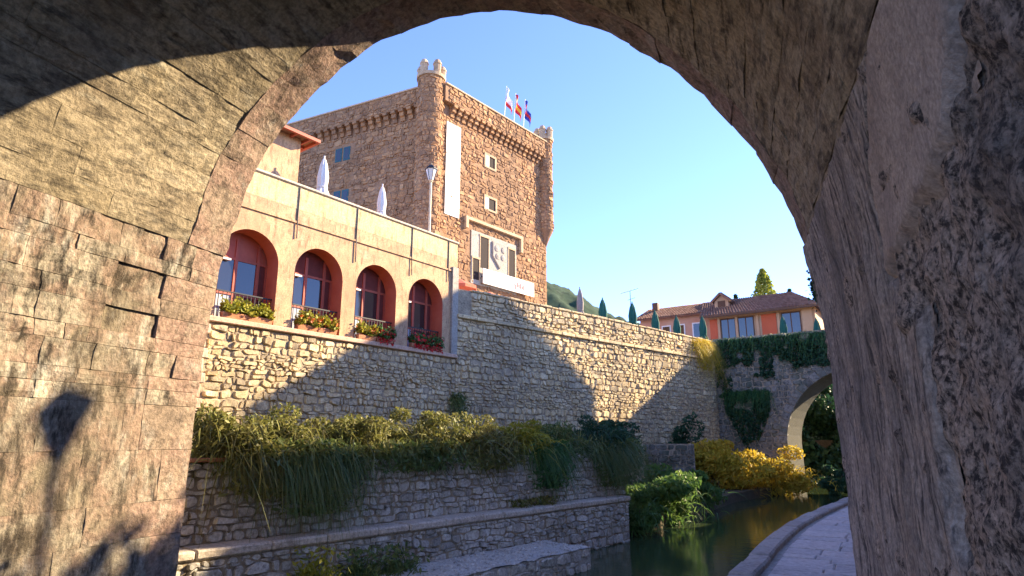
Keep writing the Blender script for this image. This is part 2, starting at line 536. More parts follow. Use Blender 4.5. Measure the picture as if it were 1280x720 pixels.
def rubble_cells(y0, y1, z0, z1, sw, sh, rs, inside=None):
    lines = [z0]
    while lines[-1] < z1 - sh * 0.6:
        lines.append(lines[-1] + sh * rs.choice((rs.uniform(0.5, 0.9), rs.uniform(0.8, 1.3), rs.uniform(1.2, 2.0))))
    lines[-1] = z1
    nrow = len(lines) - 1
    div = []
    for r in range(nrow):
        x = y0
        d = [y0]
        while x < y1 - sw * 0.7:
            x += sw * rs.choice((rs.uniform(0.35, 0.7), rs.uniform(0.6, 1.2), rs.uniform(1.1, 2.3)))
            d.append(x)
        d[-1] = y1
        div.append(d)
    jit = {}

    def vtx(i, x):
        k = (i, round(x, 4))
        if k not in jit:
            e = 0.0 if i in (0, nrow) else 1.0
            fx = 0.0 if (abs(x - y0) < 1e-6 or abs(x - y1) < 1e-6) else 1.0
            jit[k] = (x + fx * rs.uniform(-.16, .16) * sw, lines[i] + e * rs.uniform(-.42, .42) * sh)
        return jit[k]
    out = []
    for r in range(nrow):
        d = div[r]
        for k in range(len(d) - 1):
            a, b_ = d[k], d[k + 1]
            bot = [a] + sorted(x for x in (div[r - 1] if r else []) if a + 1e-3 < x < b_ - 1e-3) + [b_]
            top = [a] + sorted(x for x in (div[r + 1] if r < nrow - 1 else []) if a + 1e-3 < x < b_ - 1e-3) + [b_]
            poly = [vtx(r, x) for x in bot] + [vtx(r + 1, x) for x in reversed(top)]
            cx = sum(p[0] for p in poly) / len(poly)
            cz = sum(p[1] for p in poly) / len(poly)
            if inside is None or inside(cx, cz):
                out.append((poly, cx, cz))
    return out


def stone_geo(poly, cx, cz, fn, rs, gap=0.014, proud=0.05, back=-0.03):
    """one rubble stone: cut corners, sloping sides, tilted face"""
    cut = []
    m_ = len(poly)
    for i in range(m_):
        (a0, b0), (a1, b1) = poly[i], poly[(i + 1) % m_]
        e = rs.uniform(.14, .30)
        cut += [(a0 + (a1 - a0) * e, b0 + (b1 - b0) * e), (a1 - (a1 - a0) * e, b1 - (b1 - b0) * e)]
    poly = cut
    n = len(poly)
    size = math.sqrt(max(0.01, (max(p[0] for p in poly) - min(p[0] for p in poly)) * (max(p[1] for p in poly) - min(p[1] for p in poly))))
    pr = proud * rs.uniform(0.25, 1.35)
    ta, tb = rs.uniform(-.16, .16), rs.uniform(-.16, .16)
    s0 = 1 - rs.uniform(.6, 2.4) * gap / size
    s1 = s0 * rs.uniform(0.66, 0.86)
    vs = []
    for s, d in ((s0, back), (s1, pr)):
        for a, b_ in poly:
            da, db = (a - cx) * s, (b_ - cz) * s
            dd = d if d < 0 else d + ta * da + tb * db
            vs.append(fn(cx + da, cz + db, dd))
    fs = [(i, (i + 1) % n, (i + 1) % n + n, i + n) for i in range(n)]
    fs.append(tuple(range(n, 2 * n)))
    return vs, fs


def world_pt(parent, p):
    a = -parent.rotation_euler[2]
    x, y, z = p
    l = parent.location
    return Vector((l[0] + x * math.cos(a) + y * math.sin(a), l[1] - x * math.sin(a) + y * math.cos(a), l[2] + z))


def rubble(parent, fn, y0, y1, z0, z1, sw, sh, mat, seed, parts=300, inside=None, name='stone', gap=0.014, proud=0.05, fill='rubble_fill'):
    """stones of a wall: the ones that show largest as parts, the rest as one part"""
    rs = random.Random(seed)
    cells = rubble_cells(y0, y1, z0, z1, sw, sh, rs, inside)
    items = []
    for poly, cx, cz in cells:
        vs, fs = stone_geo(poly, cx, cz, fn, rs, gap, proud)
        w = (max(p[0] for p in poly) - min(p[0] for p in poly)) * (max(p[1] for p in poly) - min(p[1] for p in poly))
        d = world_pt(parent, fn(cx, cz, 0)) - EYE
        items.append((w / d.length_squared, vs, fs))
    items.sort(key=lambda t: -t[0])
    for _, vs, fs in items[:parts]:
        me = bpy.data.meshes.new(name)
        me.from_pydata([tuple(v) for v in vs], [], fs)
        link_mesh(name, me, mat, parent)
    if len(items) > parts:
        mb = MB()
        for _, vs, fs in items[parts:]:
            mb.add(vs, fs)
        o = mb.build(fill, mat, parent, recalc=False)
        o['kind'] = 'stuff'


# ------------------------------------------------------------------ frames (metres; heading = degrees right of +Y)
HQ, HW, HT, HL, HF, HB = 36.9, 46.0, 40.0, 41.0, 124.6, 20.0


def at(h, s, lat, z=0.0):
    """point at distance s along heading h, lat metres to the LEFT of the line through the camera"""
    x, y = axes(h)
    p = y * s - x * lat
    return Vector((p.x, p.y, z))


# ================================================================== SETTING
def struct(o):
    o['kind'] = 'structure'
    return o


WATER = -1.5
# river: one wide sheet at water level, ground sheet under it
mb = MB().add([(-900, -900, -2.6), (900, -900, -2.6), (900, 900, -2.6), (-900, 900, -2.6)], [(0, 1, 2, 3)])
struct(mb.build('ground', 'ground_mat'))
mb = MB().add([(-40, -40, WATER), (60, -40, WATER), (60, 75, WATER), (-40, 75, WATER)], [(0, 1, 2, 3)])
struct(mb.build('river', 'water'))

# raised town ground behind the quay (plaza level)
P0 = Vector((-2.49, 26.67, 0))
xw, yw = axes(HW)
P1 = P0 + yw * 22.5
xq, yq = axes(HQ)
QF = at(HQ, 0, 18.0)
xf, yf = axes(HF)
PL = 7.1
pts = [QF + yq * 2 - xq * 8.0, QF + yq * 19.5 - xq * 8.0, P0 - xq * 0.4 + yq * 0.1, P0 - xw * 0.4 + yw * 0.3, P1 - xw * 0.45 - yw * .3, P1 + Vector((30, 60, 0)), Vector((-60, 110, 0)), Vector((-60, 10, 0))]
mb = MB().prism([(p.x, p.y) for p in pts], lambda a, b_, d: (a, b_, d), -2.5, PL)
struct(mb.build('town_ground', 'paving'))


# path on the right bank, with paving stones and kerb
def path_edge(t):
    """river edge of the path: t metres along, from behind the bridge to the far bridge"""
    pts = [(-2.4, -4.0), (-1.55, 0.0), (0.2, 4.0), (2.71, 8.18), (4.06, 10.6), (5.94, 13.6), (9.4, 18.3), (14.0, 24.5), (19.0, 31.5), (23.0, 37.5), (27, 44)]
    f = max(0, min(len(pts) - 1.001, t))
    i = int(f)
    u = f - i
    p = [Vector((*pts[max(0, min(len(pts) - 1, j))], 0)) for j in (i - 1, i, i + 1, i + 2)]
    return 0.5 * ((2 * p[1]) + (p[2] - p[0]) * u + (2 * p[0] - 5 * p[1] + 4 * p[2] - p[3]) * u * u + (3 * p[1] - p[0] - 3 * p[2] + p[3]) * u ** 3)


def path_pt(t, w):
    a = path_edge(t)
    d = (path_edge(min(t + 0.05, 10)) - path_edge(t - 0.05)).normalized()
    return a + Vector((d.y, -d.x, 0)) * w


NP = 60
mb = MB()
vs = []
for i in range(NP + 1):
    t = 10 * i / NP
    for w, z in ((0, -2.5), (0, -0.016), (3.2, -0.016), (3.2, -2.5)):
        p = path_pt(t, w)
        vs.append((p.x, p.y, z))
fs = [(4 * i + k, 4 * i + 4 + k, 4 * i + 5 + k, 4 * i + 1 + k) for i in range(NP) for k in range(3)]
mb.add(vs, fs)
path = struct(mb.build('footpath', 'kerb_stone'))
# paving stones: irregular courses, each its own piece
rs = random.Random(3)
tl = [0.0]
acc = 0.0
rows = []
t = 2.6
while t < 8.0:
    step = rs.uniform(0.32, 0.55) / max(0.5, (path_edge(t + 0.5) - path_edge(t - 0.5)).length)
    rows.append((t, t + step))
    t += step
cnt = 0
for (t0, t1) in rows:
    w = 0.33
    while w < 2.85:
        w1 = min(w + rs.uniform(0.35, 0.85), 2.9)
        g = 0.007
        gt = (t1 - t0) * 0.03
        up = rs.uniform(-0.006, 0.010)
        q = [path_pt(t0 + gt, w + g), path_pt(t0 + gt, w1 - g), path_pt(t1 - gt, w1 - g), path_pt(t1 - gt, w + g)]
        c = sum(q, Vector()) / 4
        vs = [(p.x, p.y, -0.06) for p in q] + [(p.x, p.y, -0.008 + up) for p in q] + [tuple((c + (p - c) * 0.95) + Vector((0, 0, 0.004 + up + rs.uniform(-.003, .003)))) for p in q]
        me = bpy.data.meshes.new('paving_stone')
        me.from_pydata(vs, [], [(0, 1, 5, 4), (1, 2, 6, 5), (2, 3, 7, 6), (3, 0, 4, 7), (4, 5, 9, 8), (5, 6, 10, 9), (6, 7, 11, 10), (7, 4, 8, 11), (8, 9, 10, 11)])
        if cnt < 300:
            link_mesh('paving_stone', me, 'paving', path)
        cnt += 1
        w = w1
# kerb stones along the water
t = 1.5
while t < 8.2:
    t1 = t + 0.85 / (path_edge(t + 0.5) - path_edge(t - 0.5)).length
    mb = MB()
    q = []
    for k in range(4):
        tt = t + (t1 - t) * (0.012 + 0.976 * k / 3)
        q += [path_pt(tt, -0.05), path_pt(tt, 0.24)]
    z = 0.065 + rs.uniform(-.012, .012)
    vs = [(p.x, p.y, -0.35) for p in q] + [(p.x, p.y, z) for p in q]
    fs = []
    for k in range(3):
        a = 2 * k
        fs += [(8 + a, 8 + a + 1, 8 + a + 3, 8 + a + 2), (a, 8 + a, 8 + a + 2, a + 2), (a + 1, a + 3, 8 + a + 3, 8 + a + 1)]
    fs += [(0, 1, 9, 8), (6, 14, 15, 7)]
    mb.add(vs, fs)
    bevel(mb.build('kerb_stone', 'kerb_stone', path), 0.025)
    t = t1

# hills far behind
def hill(name, cx, cy, w, d, h, seed):
    n = 150
    vs = []
    for j in range(n):
        for i in range(n):
            u, v = i / (n - 1) * 2 - 1, j / (n - 1) * 2 - 1
            r = math.exp(-2.3 * (u * u + v * v)) - 0.10
            q = mnoise.fractal(Vector((u * 3 + seed, v * 3, seed)), 1.0, 2.0, 5)
            vs.append((cx + u * w, cy + v * d, -3 + max(0, h * (r + 0.10 * q * min(1, max(0, r * 4)))) + 4.5 * abs(mnoise.noise(Vector((u * w / 7.0, v * d / 7.0, seed))))))
    fs = [(j * n + i, j * n + i + 1, (j + 1) * n + i + 1, (j + 1) * n + i) for j in range(n - 1) for i in range(n - 1)]
    return struct(MB().add(vs, fs).build(name, 'hill_mat', smooth=True))


hill('hill', 22, 520, 230, 190, 148, 1.3)
hill('hill', 330, 700, 300, 160, 90, 4.1)

# ================================================================== THE NEAR BRIDGE (camera stands under it)
PROF = [(-6.8, -2.6), (-6.8, 0), (-6.8, 2), (-6.77, 3), (-6.68, 4.0), (-6.42, 5.2), (-6.1, 5.9), (-5.62, 6.55), (-5.07, 7.1), (-4.6, 7.43), (-4.0, 7.68), (-3.35, 7.8), (-2.65, 7.78), (-2.05, 7.62), (-1.4, 7.32), (-.87, 6.95), (-.45, 6.55), (-.07, 6.12), (.22, 5.72), (.47, 5.26), (.66, 4.85), (.81, 4.45), (.93, 4.0), (1.0, 3.5), (1.05, 3), (1.08, 2.4), (1.09, 1.5), (1.09, 0.0), (1.09, -2.6)]
_pa = np.array(PROF)
_al = np.concatenate([[0], np.cumsum(np.linalg.norm(np.diff(_pa, axis=0), axis=1))])


def prof(a, off=0.0):
    """point on the vault profile at arc length a, moved off metres into the opening"""
    def raw(q):
        return np.array([np.interp(q, _al, _pa[:, 0]), np.interp(q, _al, _pa[:, 1])])
    p = (raw(a - 0.12) + raw(a) * 2 + raw(a + 0.12)) / 4
    t = raw(a + 0.25) - raw(a - 0.25)
    t /= max(1e-6, np.linalg.norm(t))
    return p[0] + t[1] * off, p[1] - t[0] * off


def far_y(x):
    return (8.0 + .2588 * x) / .9659


def near_y(x):
    return (-0.45 + .2588 * x) / .9659


bridge = thing('stone_bridge', 'old stone arch bridge overhead framing the whole view, its left wall sunlit', 'bridge', (0, 0, 0), HB)
# solid body of the bridge behind the facing stones
aa = [0.02 + i * (_al[-1] - 0.04) / 90 for i in range(91)]
pp = [prof(a, -0.12) for a in aa]
mb = MB()
top = 9.3
vs, fs = [], []
n = len(pp)
for fy in (near_y, far_y):
    for x, z in pp:
        vs.append((x, fy(x) + (-0.02 if fy is far_y else 0), z))
for i in range(n - 1):
    fs.append((i, i + 1, n + i + 1, n + i))
mb.add(vs, fs)
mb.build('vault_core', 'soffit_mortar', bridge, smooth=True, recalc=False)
for nm, fy, sg in (('near_face', near_y, -1), ('far_face', far_y, 1)):
    mb = MB()
    vs, fs = [], []
    for x, z in pp:
        vs += [(x, fy(x) - 0.02 * sg, z), (x, fy(x) - 0.02 * sg, top)]
    for i in range(n - 1):
        if pp[i][1] > 2.5 or pp[i + 1][1] > 2.5:
            fs.append((2 * i, 2 * i + 1, 2 * i + 3, 2 * i + 2))
    mb.add(vs, fs)
    for xa, xb in ((-13.0, pp[0][0]), (pp[-1][0], 9.0)):
        mb.add([(xa, fy(xa) - .02 * sg, -2.6), (xb, fy(xb) - .02 * sg, -2.6), (xb, fy(xb) - .02 * sg, top), (xa, fy(xa) - .02 * sg, top)], [(0, 1, 2, 3)])
    mb.build(nm, 'ashlar_stone', bridge)
mb = MB()
mb.add([(-13, near_y(-13), top), (9, near_y(9), top), (9, far_y(9), top), (-13, far_y(-13), top)], [(0, 1, 2, 3)])
mb.build('deck', 'paving', bridge)
for fy, o in ((near_y, 0.0), (far_y, -0.42)):
    mb = MB()
    q = [(-13, fy(-13) + o), (9, fy(9) + o), (9, fy(9) + o + .4), (-13, fy(-13) + o + .4)]
    mb.prism(q, lambda a, b_, d: (a, b_, d), top + .004, top + 1.0)
    mb.build('parapet', 'ashlar_stone', bridge)


def vault_stone(name, a0, a1, y0, y1, mat, rs, proud=0.0, na=3, ny=4, rough=0.016, gap=0.011, cham=0.03, vary=1.0):
    vs = []
    ins = proud + rs.uniform(-.012, .014) * vary
    idx = {}
    g = gap
    for i in range(na + 1):
        a = a0 + g + (a1 - a0 - 2 * g) * i / na
        for j in range(ny + 1):
            edge = i in (0, na) or j in (0, ny)
            x, _ = prof(a)
            ya, yb = y0(x) if callable(y0) else y0, y1(x) if callable(y1) else y1
            y = ya + g + (yb - ya - 2 * g) * j / ny
            x, z = prof(a, 0)
            nz = mnoise.fractal(Vector((x * 3.1, y * 2.6, z * 3.1)), .8, 2.1, 5) * rough
            o = ins + nz - (cham if edge else 0)
            if edge and not (i in (0, na) and j in (0, ny)):
                o += rs.uniform(-.006, .008)
            x, z = prof(a, o)
            vs.append((x, y, z))
    W = ny + 1
    fs = [(i * W + j, i * W + j + 1, (i + 1) * W + j + 1, (i + 1) * W + j) for i in range(na) for j in range(ny)]
    # skirt going back into the mortar
    per = [(0, j) for j in range(ny)] + [(i, ny) for i in range(na)] + [(na, j) for j in range(ny, 0, -1)] + [(i, 0) for i in range(na, 0, -1)]
    k0 = len(vs)
    for i, j in per:
        a = a0 + g + (a1 - a0 - 2 * g) * i / na
        x, y, z = vs[i * W + j]
        xb, zb = prof(a, -0.15)
        vs.append((xb, y, zb))
    m_ = len(per)
    for k in range(m_):
        i, j = per[k]
        i2, j2 = per[(k + 1) % m_]
        fs.append((i2 * W + j2, i * W + j, k0 + k, k0 + (k + 1) % m_))
    me = bpy.data.meshes.new(name)
    me.from_pydata(vs, [], fs)
    link_mesh(name, me, mat, bridge, smooth=False)


A_SPRING_L = float(np.interp(4.1, _pa[:15, 1], _al[:15]))
A_END_SOFFIT = float(_al[22])      # right side, z about 4
rs = random.Random(11)
VD = 0.62                          # depth of the edge voussoirs
# left pier wall: worn ashlar below, small crumbling courses towards the springing
a = 1.5
while a < A_SPRING_L - 0.1:
    low = a < 4.1
    h = rs.uniform(0.40, 0.66) if low else rs.uniform(0.15, 0.33)
    a1 = min(a + h, A_SPRING_L)
    if A_SPRING_L - a1 < 0.16:
        a1 = A_SPRING_L
    y = 1.2 - rs.uniform(0, 0.6)
    yend = far_y(-6.8) - VD * rs.choice((0.7, 1.25))
    while y < yend - 0.05:
        y1 = y + (rs.uniform(0.5, 1.3) if low else rs.uniform(0.22, 0.75))
        if yend - y1 < 0.22:
            y1 = yend
        hollow = 0.0 if low or rs.random() > .10 else rs.uniform(.02, .05)
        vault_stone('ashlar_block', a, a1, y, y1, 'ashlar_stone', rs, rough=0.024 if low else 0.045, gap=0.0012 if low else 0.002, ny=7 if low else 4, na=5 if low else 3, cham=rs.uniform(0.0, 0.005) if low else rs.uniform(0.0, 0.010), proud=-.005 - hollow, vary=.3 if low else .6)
        y = y1
    vault_stone('quoin', a, a1, yend, far_y, 'voussoir_stone', rs, proud=0.002, rough=0.03, gap=0.003, cham=rs.uniform(.002, .012), vary=.5)
    a = a1
# vault courses
while a < A_END_SOFFIT:
    a1 = a + rs.uniform(0.20, 0.36)
    y = 0.6 - rs.uniform(0, 1.0)
    ring = lambda x: far_y(x) - VD
    xm = prof(a)[0]
    while y < ring(xm) - 0.02:
        y1 = y + rs.uniform(1.1, 2.8)
        last = ring(xm) - y1 < 0.45
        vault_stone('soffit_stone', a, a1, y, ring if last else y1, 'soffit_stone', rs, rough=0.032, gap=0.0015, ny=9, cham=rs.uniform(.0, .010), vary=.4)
        if last:
            break
        y = y1
    a = a1
# edge ring of voussoirs
a = A_SPRING_L
while a < A_END_SOFFIT:
    a1 = a + rs.uniform(0.36, 0.52)
    vault_stone('voussoir', a, a1, lambda x: far_y(x) - VD, far_y, 'voussoir_stone', rs, proud=0.003, rough=0.04, gap=0.001, ny=4, cham=rs.uniform(.0, .012), vary=.8)
    a = a1

# right pier and haunch: rough stone, a streaked render coat on it, a smooth plaster patch above
A_R0 = A_END_SOFFIT
A_R1 = float(_al[-1]) - 1.9


def pier_sheet(name, mat, mask, depth, amp, freq, seed, step=0.045, stretch=1.0, ridge=0.0):
    na = int((A_R1 - A_R0) / step)
    ny = int(7.9 / step)
    vs, keep = [], []
    for i in range(na + 1):
        a = A_R0 + (A_R1 - A_R0) * i / na
        px, pz = prof(a)
        ye = far_y(px)
        for j in range(ny + 1):
            y = 0.2 + (ye - 0.2) * j / ny
            q = Vector((px * freq, y * freq, pz * freq * stretch + seed))
            d = mnoise.fractal(q, 0.9, 2.1, 6) * amp
            if ridge:
                d += -abs(mnoise.noise(Vector((y * 5.5, pz * 0.35, seed)))) * ridge
            mk = mask(y, pz)
            d += depth
            e = min(1.0, max(0.0, mk / 0.05))
            d -= (1 - e) * (depth + 0.06)
            x, z = prof(a, d)
            vs.append((x, y, z))
            keep.append(mk > -0.05)
    W = ny + 1
    fs = []
    for i in range(na):
        for j in range(ny):
            k = i * W + j
            if keep[k] or keep[k + 1] or keep[k + W] or keep[k + W + 1]:
                fs.append((k, k + 1, k + 1 + W, k + W))
    used = sorted({v for q in fs for v in q})
    mp = {v: i for i, v in enumerate(used)}
    me = bpy.data.meshes.new(name)
    me.from_pydata([vs[v] for v in used], [], [tuple(mp[v] for v in q) for q in fs])
    return link_mesh(name, me, mat, bridge, smooth=True)


def edge_wob(z, s, amp=0.13):
    return mnoise.fractal(Vector((z * 1.7, s, 0.3)), 1.0, 2.0, 4) * amp


def coat_mask(y, z):
    b_ = np.interp(z, [-1, 2.3, 2.75, 3.5, 4.2, 5.2], [4.35, 4.35, 5.0, 4.65, 3.75, 3.3]) + edge_wob(z, 1.0)
    return y - b_


def patch_mask(y, z):
    b_ = np.interp(z, [-1, 2.3, 2.75, 3.5, 4.2, 5.2], [4.35, 4.35, 5.0, 4.65, 3.75, 3.3]) + edge_wob(z, 1.0)
    lo = np.interp(y, [0, 2.8, 3.5, 5.05, 6], [3.5, 3.42, 2.97, 2.70, 2.7]) + edge_wob(y, 5.0, 0.1)
    return min(b_ + 0.03 - y, (z - lo) * 0.8)


pier_sheet('rough_stone_face', 'rough_pier', lambda y, z: 1.0, -0.02, 0.075, 3.2, 3.0)
pier_sheet('render_coat', 'render_coat', coat_mask, 0.03, 0.03, 3.4, 8.0, stretch=0.5, ridge=0.02)
pier_sheet('plaster_patch', 'pink_plaster', patch_mask, 0.028, 0.014, 2.0, 6.0, step=0.05)

# ================================================================== QUAY WALL AND ARCADE
def qbase(s, lat, z=0.0):
    return at(HQ, s, lat, z)


S0 = 8.4
quay = thing('quay_wall', 'rough rubble quay wall under the arcade, half in slanting shadow', 'wall', qbase(S0, 18.0, 0), HQ)
MB().box(-0.45, 0.0, -4, 11.55, -2.5, 5.0).build('wall_core', 'mortar', quay)
rubble(quay, lambda a, b_, d: (d, a, b_), 0.72, 11.5, 1.0, 4.98, 0.27, 0.155, 'quay_stone', 21, proud=0.07)
# quoin pilaster at the left end, alternating brick and stone blocks
z = 0.6
k = 0
while z < 4.9:
    h = 0.30 if k % 2 else 0.42
    h = min(h, 4.98 - z)
    o = MB().box(-0.1, 0.14, 0.0 - (0.06 if k % 2 else 0), 0.62 + (0.10 if k % 2 else 0), z + .008, z + h - .008).build('quoin', 'brick_quoin', quay)
    bevel(o, 0.02)
    z += h
    k += 1
o = MB().box(-0.45, 0.16, -4, 11.5, 5.0, 5.16).build('ledge', 'pink_ledge', quay)
bevel(o, 0.02)

ARCH = [10.2, 12.8, 15.4, 18.05]
AW, ASPR, AZ0, AZ1 = 0.98, 7.15, 5.165, 8.80
arc = thing('arcade_building', 'ochre plastered building with four tall red arches above the quay wall', 'building', qbase(S0, 18.0, 5.1), HQ)
ZO = 5.1


def arch_curve(c, r, n=20, zs=ASPR):
    return [(c - r * math.cos(math.pi * i / n), zs + r * math.sin(math.pi * i / n)) for i in range(n + 1)]


# front wall with the arch openings cut out
mb = MB()


def fq(y, z, d=0.0):
    return (d, y - S0, z - ZO)


def wall_quad(y0, y1, z0, z1):
    mb.add([fq(y0, z0), fq(y1, z0), fq(y1, z1), fq(y0, z1)], [(0, 1, 2, 3)])


ylim = [S0 - 4.0] + [(ARCH[i] + ARCH[i + 1]) / 2 for i in range(3)] + [19.9]
for i, c in enumerate(ARCH):
    wall_quad(ylim[i], c - AW, AZ0, ASPR)
    wall_quad(c + AW, ylim[i + 1], AZ0, ASPR)
    cv = arch_curve(c, AW)
    left = [(ylim[i], ASPR), (ylim[i], AZ1)]
    mb.add([fq(*p) for p in [(ylim[i], ASPR), (c - AW, ASPR), (c - AW, AZ1), (ylim[i], AZ1)]], [(0, 1, 2, 3)])
    mb.add([fq(*p) for p in [(c + AW, ASPR), (ylim[i + 1], ASPR), (ylim[i + 1], AZ1), (c + AW, AZ1)]], [(0, 1, 2, 3)])
    for k in range(len(cv) - 1):
        mb.add([fq(*cv[k]), fq(*cv[k + 1]), fq(cv[k + 1][0], AZ1), fq(cv[k][0], AZ1)], [(0, 1, 2, 3)])
mb.build('front_wall', 'arcade_plaster', arc, recalc=False)
MB().box(-8, -0.0, 19.9 - S0 - .3, 19.9 - S0, AZ0 - ZO, AZ1 - ZO).build('end_wall', 'arcade_plaster', arc)
MB().box(-8, 0.02, -4, 11.5, AZ1 - ZO, 9.3 - ZO).build('roof_slab', 'arcade_plaster', arc)
o = MB().box(-0.05, 0.05, -4, 11.52, 8.79 - ZO, 8.86 - ZO).build('string_course', 'arcade_plaster', arc)
o = MB().box(-0.30, -0.0 + .024, -4, 11.5, 9.3 - ZO + .001, 10.12 - ZO).build('parapet', 'parapet_plaster', arc)
o = MB().box(-0.36, 0.09, -4, 11.55, 10.12 - ZO, 10.21 - ZO).build('coping', 'ledge_cap', arc)
bevel(o, 0.02)
MB().box(-0.2, 0.10, 19.55 - S0, 19.92 - S0, AZ0 - ZO, 9.0 - ZO).build('corner_pilaster', 'grey_dress', arc)
for s, zb in ((11.72, 8.25), (14.25, 8.0), (17.1, 8.1), (19.3, 8.3)):
    mb = MB().tube([(0.045, s - S0, 10.1 - ZO), (0.045, s - S0, 8.9 - ZO), (0.05, s - S0 + .02, zb - ZO)], 0.022, 8)
    mb.build('drain_pipe', 'zinc', arc)
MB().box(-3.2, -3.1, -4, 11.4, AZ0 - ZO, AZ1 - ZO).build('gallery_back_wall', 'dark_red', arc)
MB().box(-3.1, -0.0, -4, 11.2, AZ0 - ZO - .1, AZ0 - ZO).build('gallery_floor', 'pink_ledge', arc)
for i, c in enumerate(ARCH):
    # painted reveal
    cv = [(c - AW, AZ0)] + arch_curve(c, AW) + [(c + AW, AZ0)]
    mb = MB()
    vs, fs = [], []
    for y, z in cv:
        vs += [fq(y, z, 0.012), fq(y, z, -0.62)]
    for k in range(len(cv) - 1):
        fs.append((2 * k, 2 * k + 1, 2 * k + 3, 2 * k + 2))
    mb.add(vs, fs)
    mb.build('arch_reveal', 'red_reveal', arc, recalc=False)
    # glazed screen set back in the arch
    mb = MB()
    X0, X1 = -0.70, -0.62
    yl, yr = c - AW - S0, c + AW - S0
    bars = [yl, yl + 0.86, yr - 0.34]
    for y in bars:
        mb.box(X0, X1, y - .05 if y > yl else y, y + .06, AZ0 - ZO, (ASPR + .75 if y > yl else ASPR + .1) - ZO)
    mb.box(X0, X1, yr - .06, yr, AZ0 - ZO, ASPR + .1 - ZO)
    for z in (AZ0, 6.05, 7.2):
        mb.box(X0 + .003, X1 - .003, yl + .0, yr, z - ZO, z + .08 - ZO)
    fr = mb.build('window_frame', 'red_paint', arc)
    # head of the screen, red boarding around the panes
    mb = MB()
    cv2 = arch_curve(c, AW + .03, 14)
    vs, fs = [], []
    for y, z in cv2:
        vs += [fq(y, z, -0.655), fq(y, ASPR + 0.05, -0.655)]
    for k in range(len(cv2) - 1):
        fs.append((2 * k, 2 * k + 1, 2 * k + 3, 2 * k + 2))
    mb.add(vs, fs)
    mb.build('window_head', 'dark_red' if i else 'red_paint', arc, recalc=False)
    for ya, yb, mt in ((yl + .06, yl + .81, 'glass'), (yl + .92, yr - .39, 'glass'), (yr - .28, yr - .06, 'dark_red')):
        o = MB().box(-0.665, -0.655, ya, yb, 6.13 - ZO, 7.2 - ZO).build('pane' if mt == 'glass' else 'side_panel', mt, arc)
    MB().box(-0.665, -0.655, yl + .06, yl + .81, AZ0 + .08 - ZO, 6.05 - ZO).build('lower_panel', 'pale_panel', arc)
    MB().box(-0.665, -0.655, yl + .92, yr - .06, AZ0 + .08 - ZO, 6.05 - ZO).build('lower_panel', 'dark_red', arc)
    MB().box(-0.60, -0.50, yl + .06, yl + .62, 7.13 - ZO, 7.19 - ZO).build('light_tube', 'white_paint', arc)
    # railing
    mb = MB()
    for k in range(15):
        y = yl + .05 + (2 * AW - .1) * k / 14
        mb.beam((-.20, y, AZ0 - ZO), (-.20, y, 6.02 - ZO), .018)
    mb.build('railing_bars', 'iron', arc)
    MB().box(-.225, -.175, yl + .003, yr - .003, 6.02 - ZO, 6.06 - ZO).build('railing_rail', 'iron', arc)


# flower boxes on the ledge
def flower_box(s, w, seed, flowers, label, lime):
    t_ = thing('flower_box', label, 'flower box', qbase(s, 18.0 - 0.02, 5.16), HQ, 'flower boxes on the arcade ledge')
    mb = MB()
    mb.add([(-.08, -w / 2, .002), (.08, -w / 2, .002), (.08, w / 2, .002), (-.08, w / 2, .002), (-.11, -w / 2 - .03, .19), (.11, -w / 2 - .03, .19), (.11, w / 2 + .03, .19), (-.11, w / 2 + .03, .19)],
           [(3, 2, 1, 0), (4, 5, 6, 7), (0, 1, 5, 4), (1, 2, 6, 5), (2, 3, 7, 6), (3, 0, 4, 7)])
    bevel(mb.build('trough', 'terracotta', t_), 0.012)
    n = 1300
    c = np.stack([rng.normal(.02, .09, n), rng.uniform(-w / 2 - .02, w / 2 + .02, n), .22 + np.abs(rng.normal(0, .15, n))], 1)
    c[:, 2] += .06 * np.sin(c[:, 1] * 9 + seed)
    leaves('foliage', c, .07, lime, t_)
    n2 = 150
    c = np.stack([rng.normal(.07, .10, n2), rng.uniform(-w / 2, w / 2, n2), .27 + np.abs(rng.normal(0, .12, n2))], 1)
    n3 = 60
    c2 = np.stack([rng.normal(.15, .03, n3), rng.uniform(-w / 2, w / 2, n3), rng.uniform(-.05, .22, n3)], 1)
    if flowers:
        leaves('flowers', np.concatenate([c, c2]) if 'red' in flowers else c[:90], .09, flowers, t_, elong=1.1)


FB = [(9.85, .8, None, 'leaf_lime', 'trough of yellow-green leaves, left of two under the leftmost red arch'),
      (10.68, .8, None, 'leaf_lime', 'trough of yellow-green leaves, right of two under the leftmost red arch'),
      (12.42, .75, 'flower_orange', 'leaf_lime', 'leafy trough with few orange flowers, left one under second red arch'),
      (13.22, .75, 'flower_orange', 'leaf_lime', 'leafy trough with few orange flowers, right one under second red arch'),
      (14.98, .8, 'flower_orange', 'leaf_lime', 'green leafy trough with orange flowers, left one under third red arch'),
      (15.85, .8, 'flower_red', 'leaf_green', 'trough full of red flowers, right one under third red arch'),
      (17.65, .8, 'flower_red', 'leaf_green', 'trough of red flowers, left one under the rightmost red arch'),
      (18.52, .8, 'flower_red', 'leaf_green', 'trough of red flowers, right one under the rightmost red arch')]
for i, (s, w, fl, lf, lb) in enumerate(FB):
    flower_box(s, w, i, fl, lb, lf)


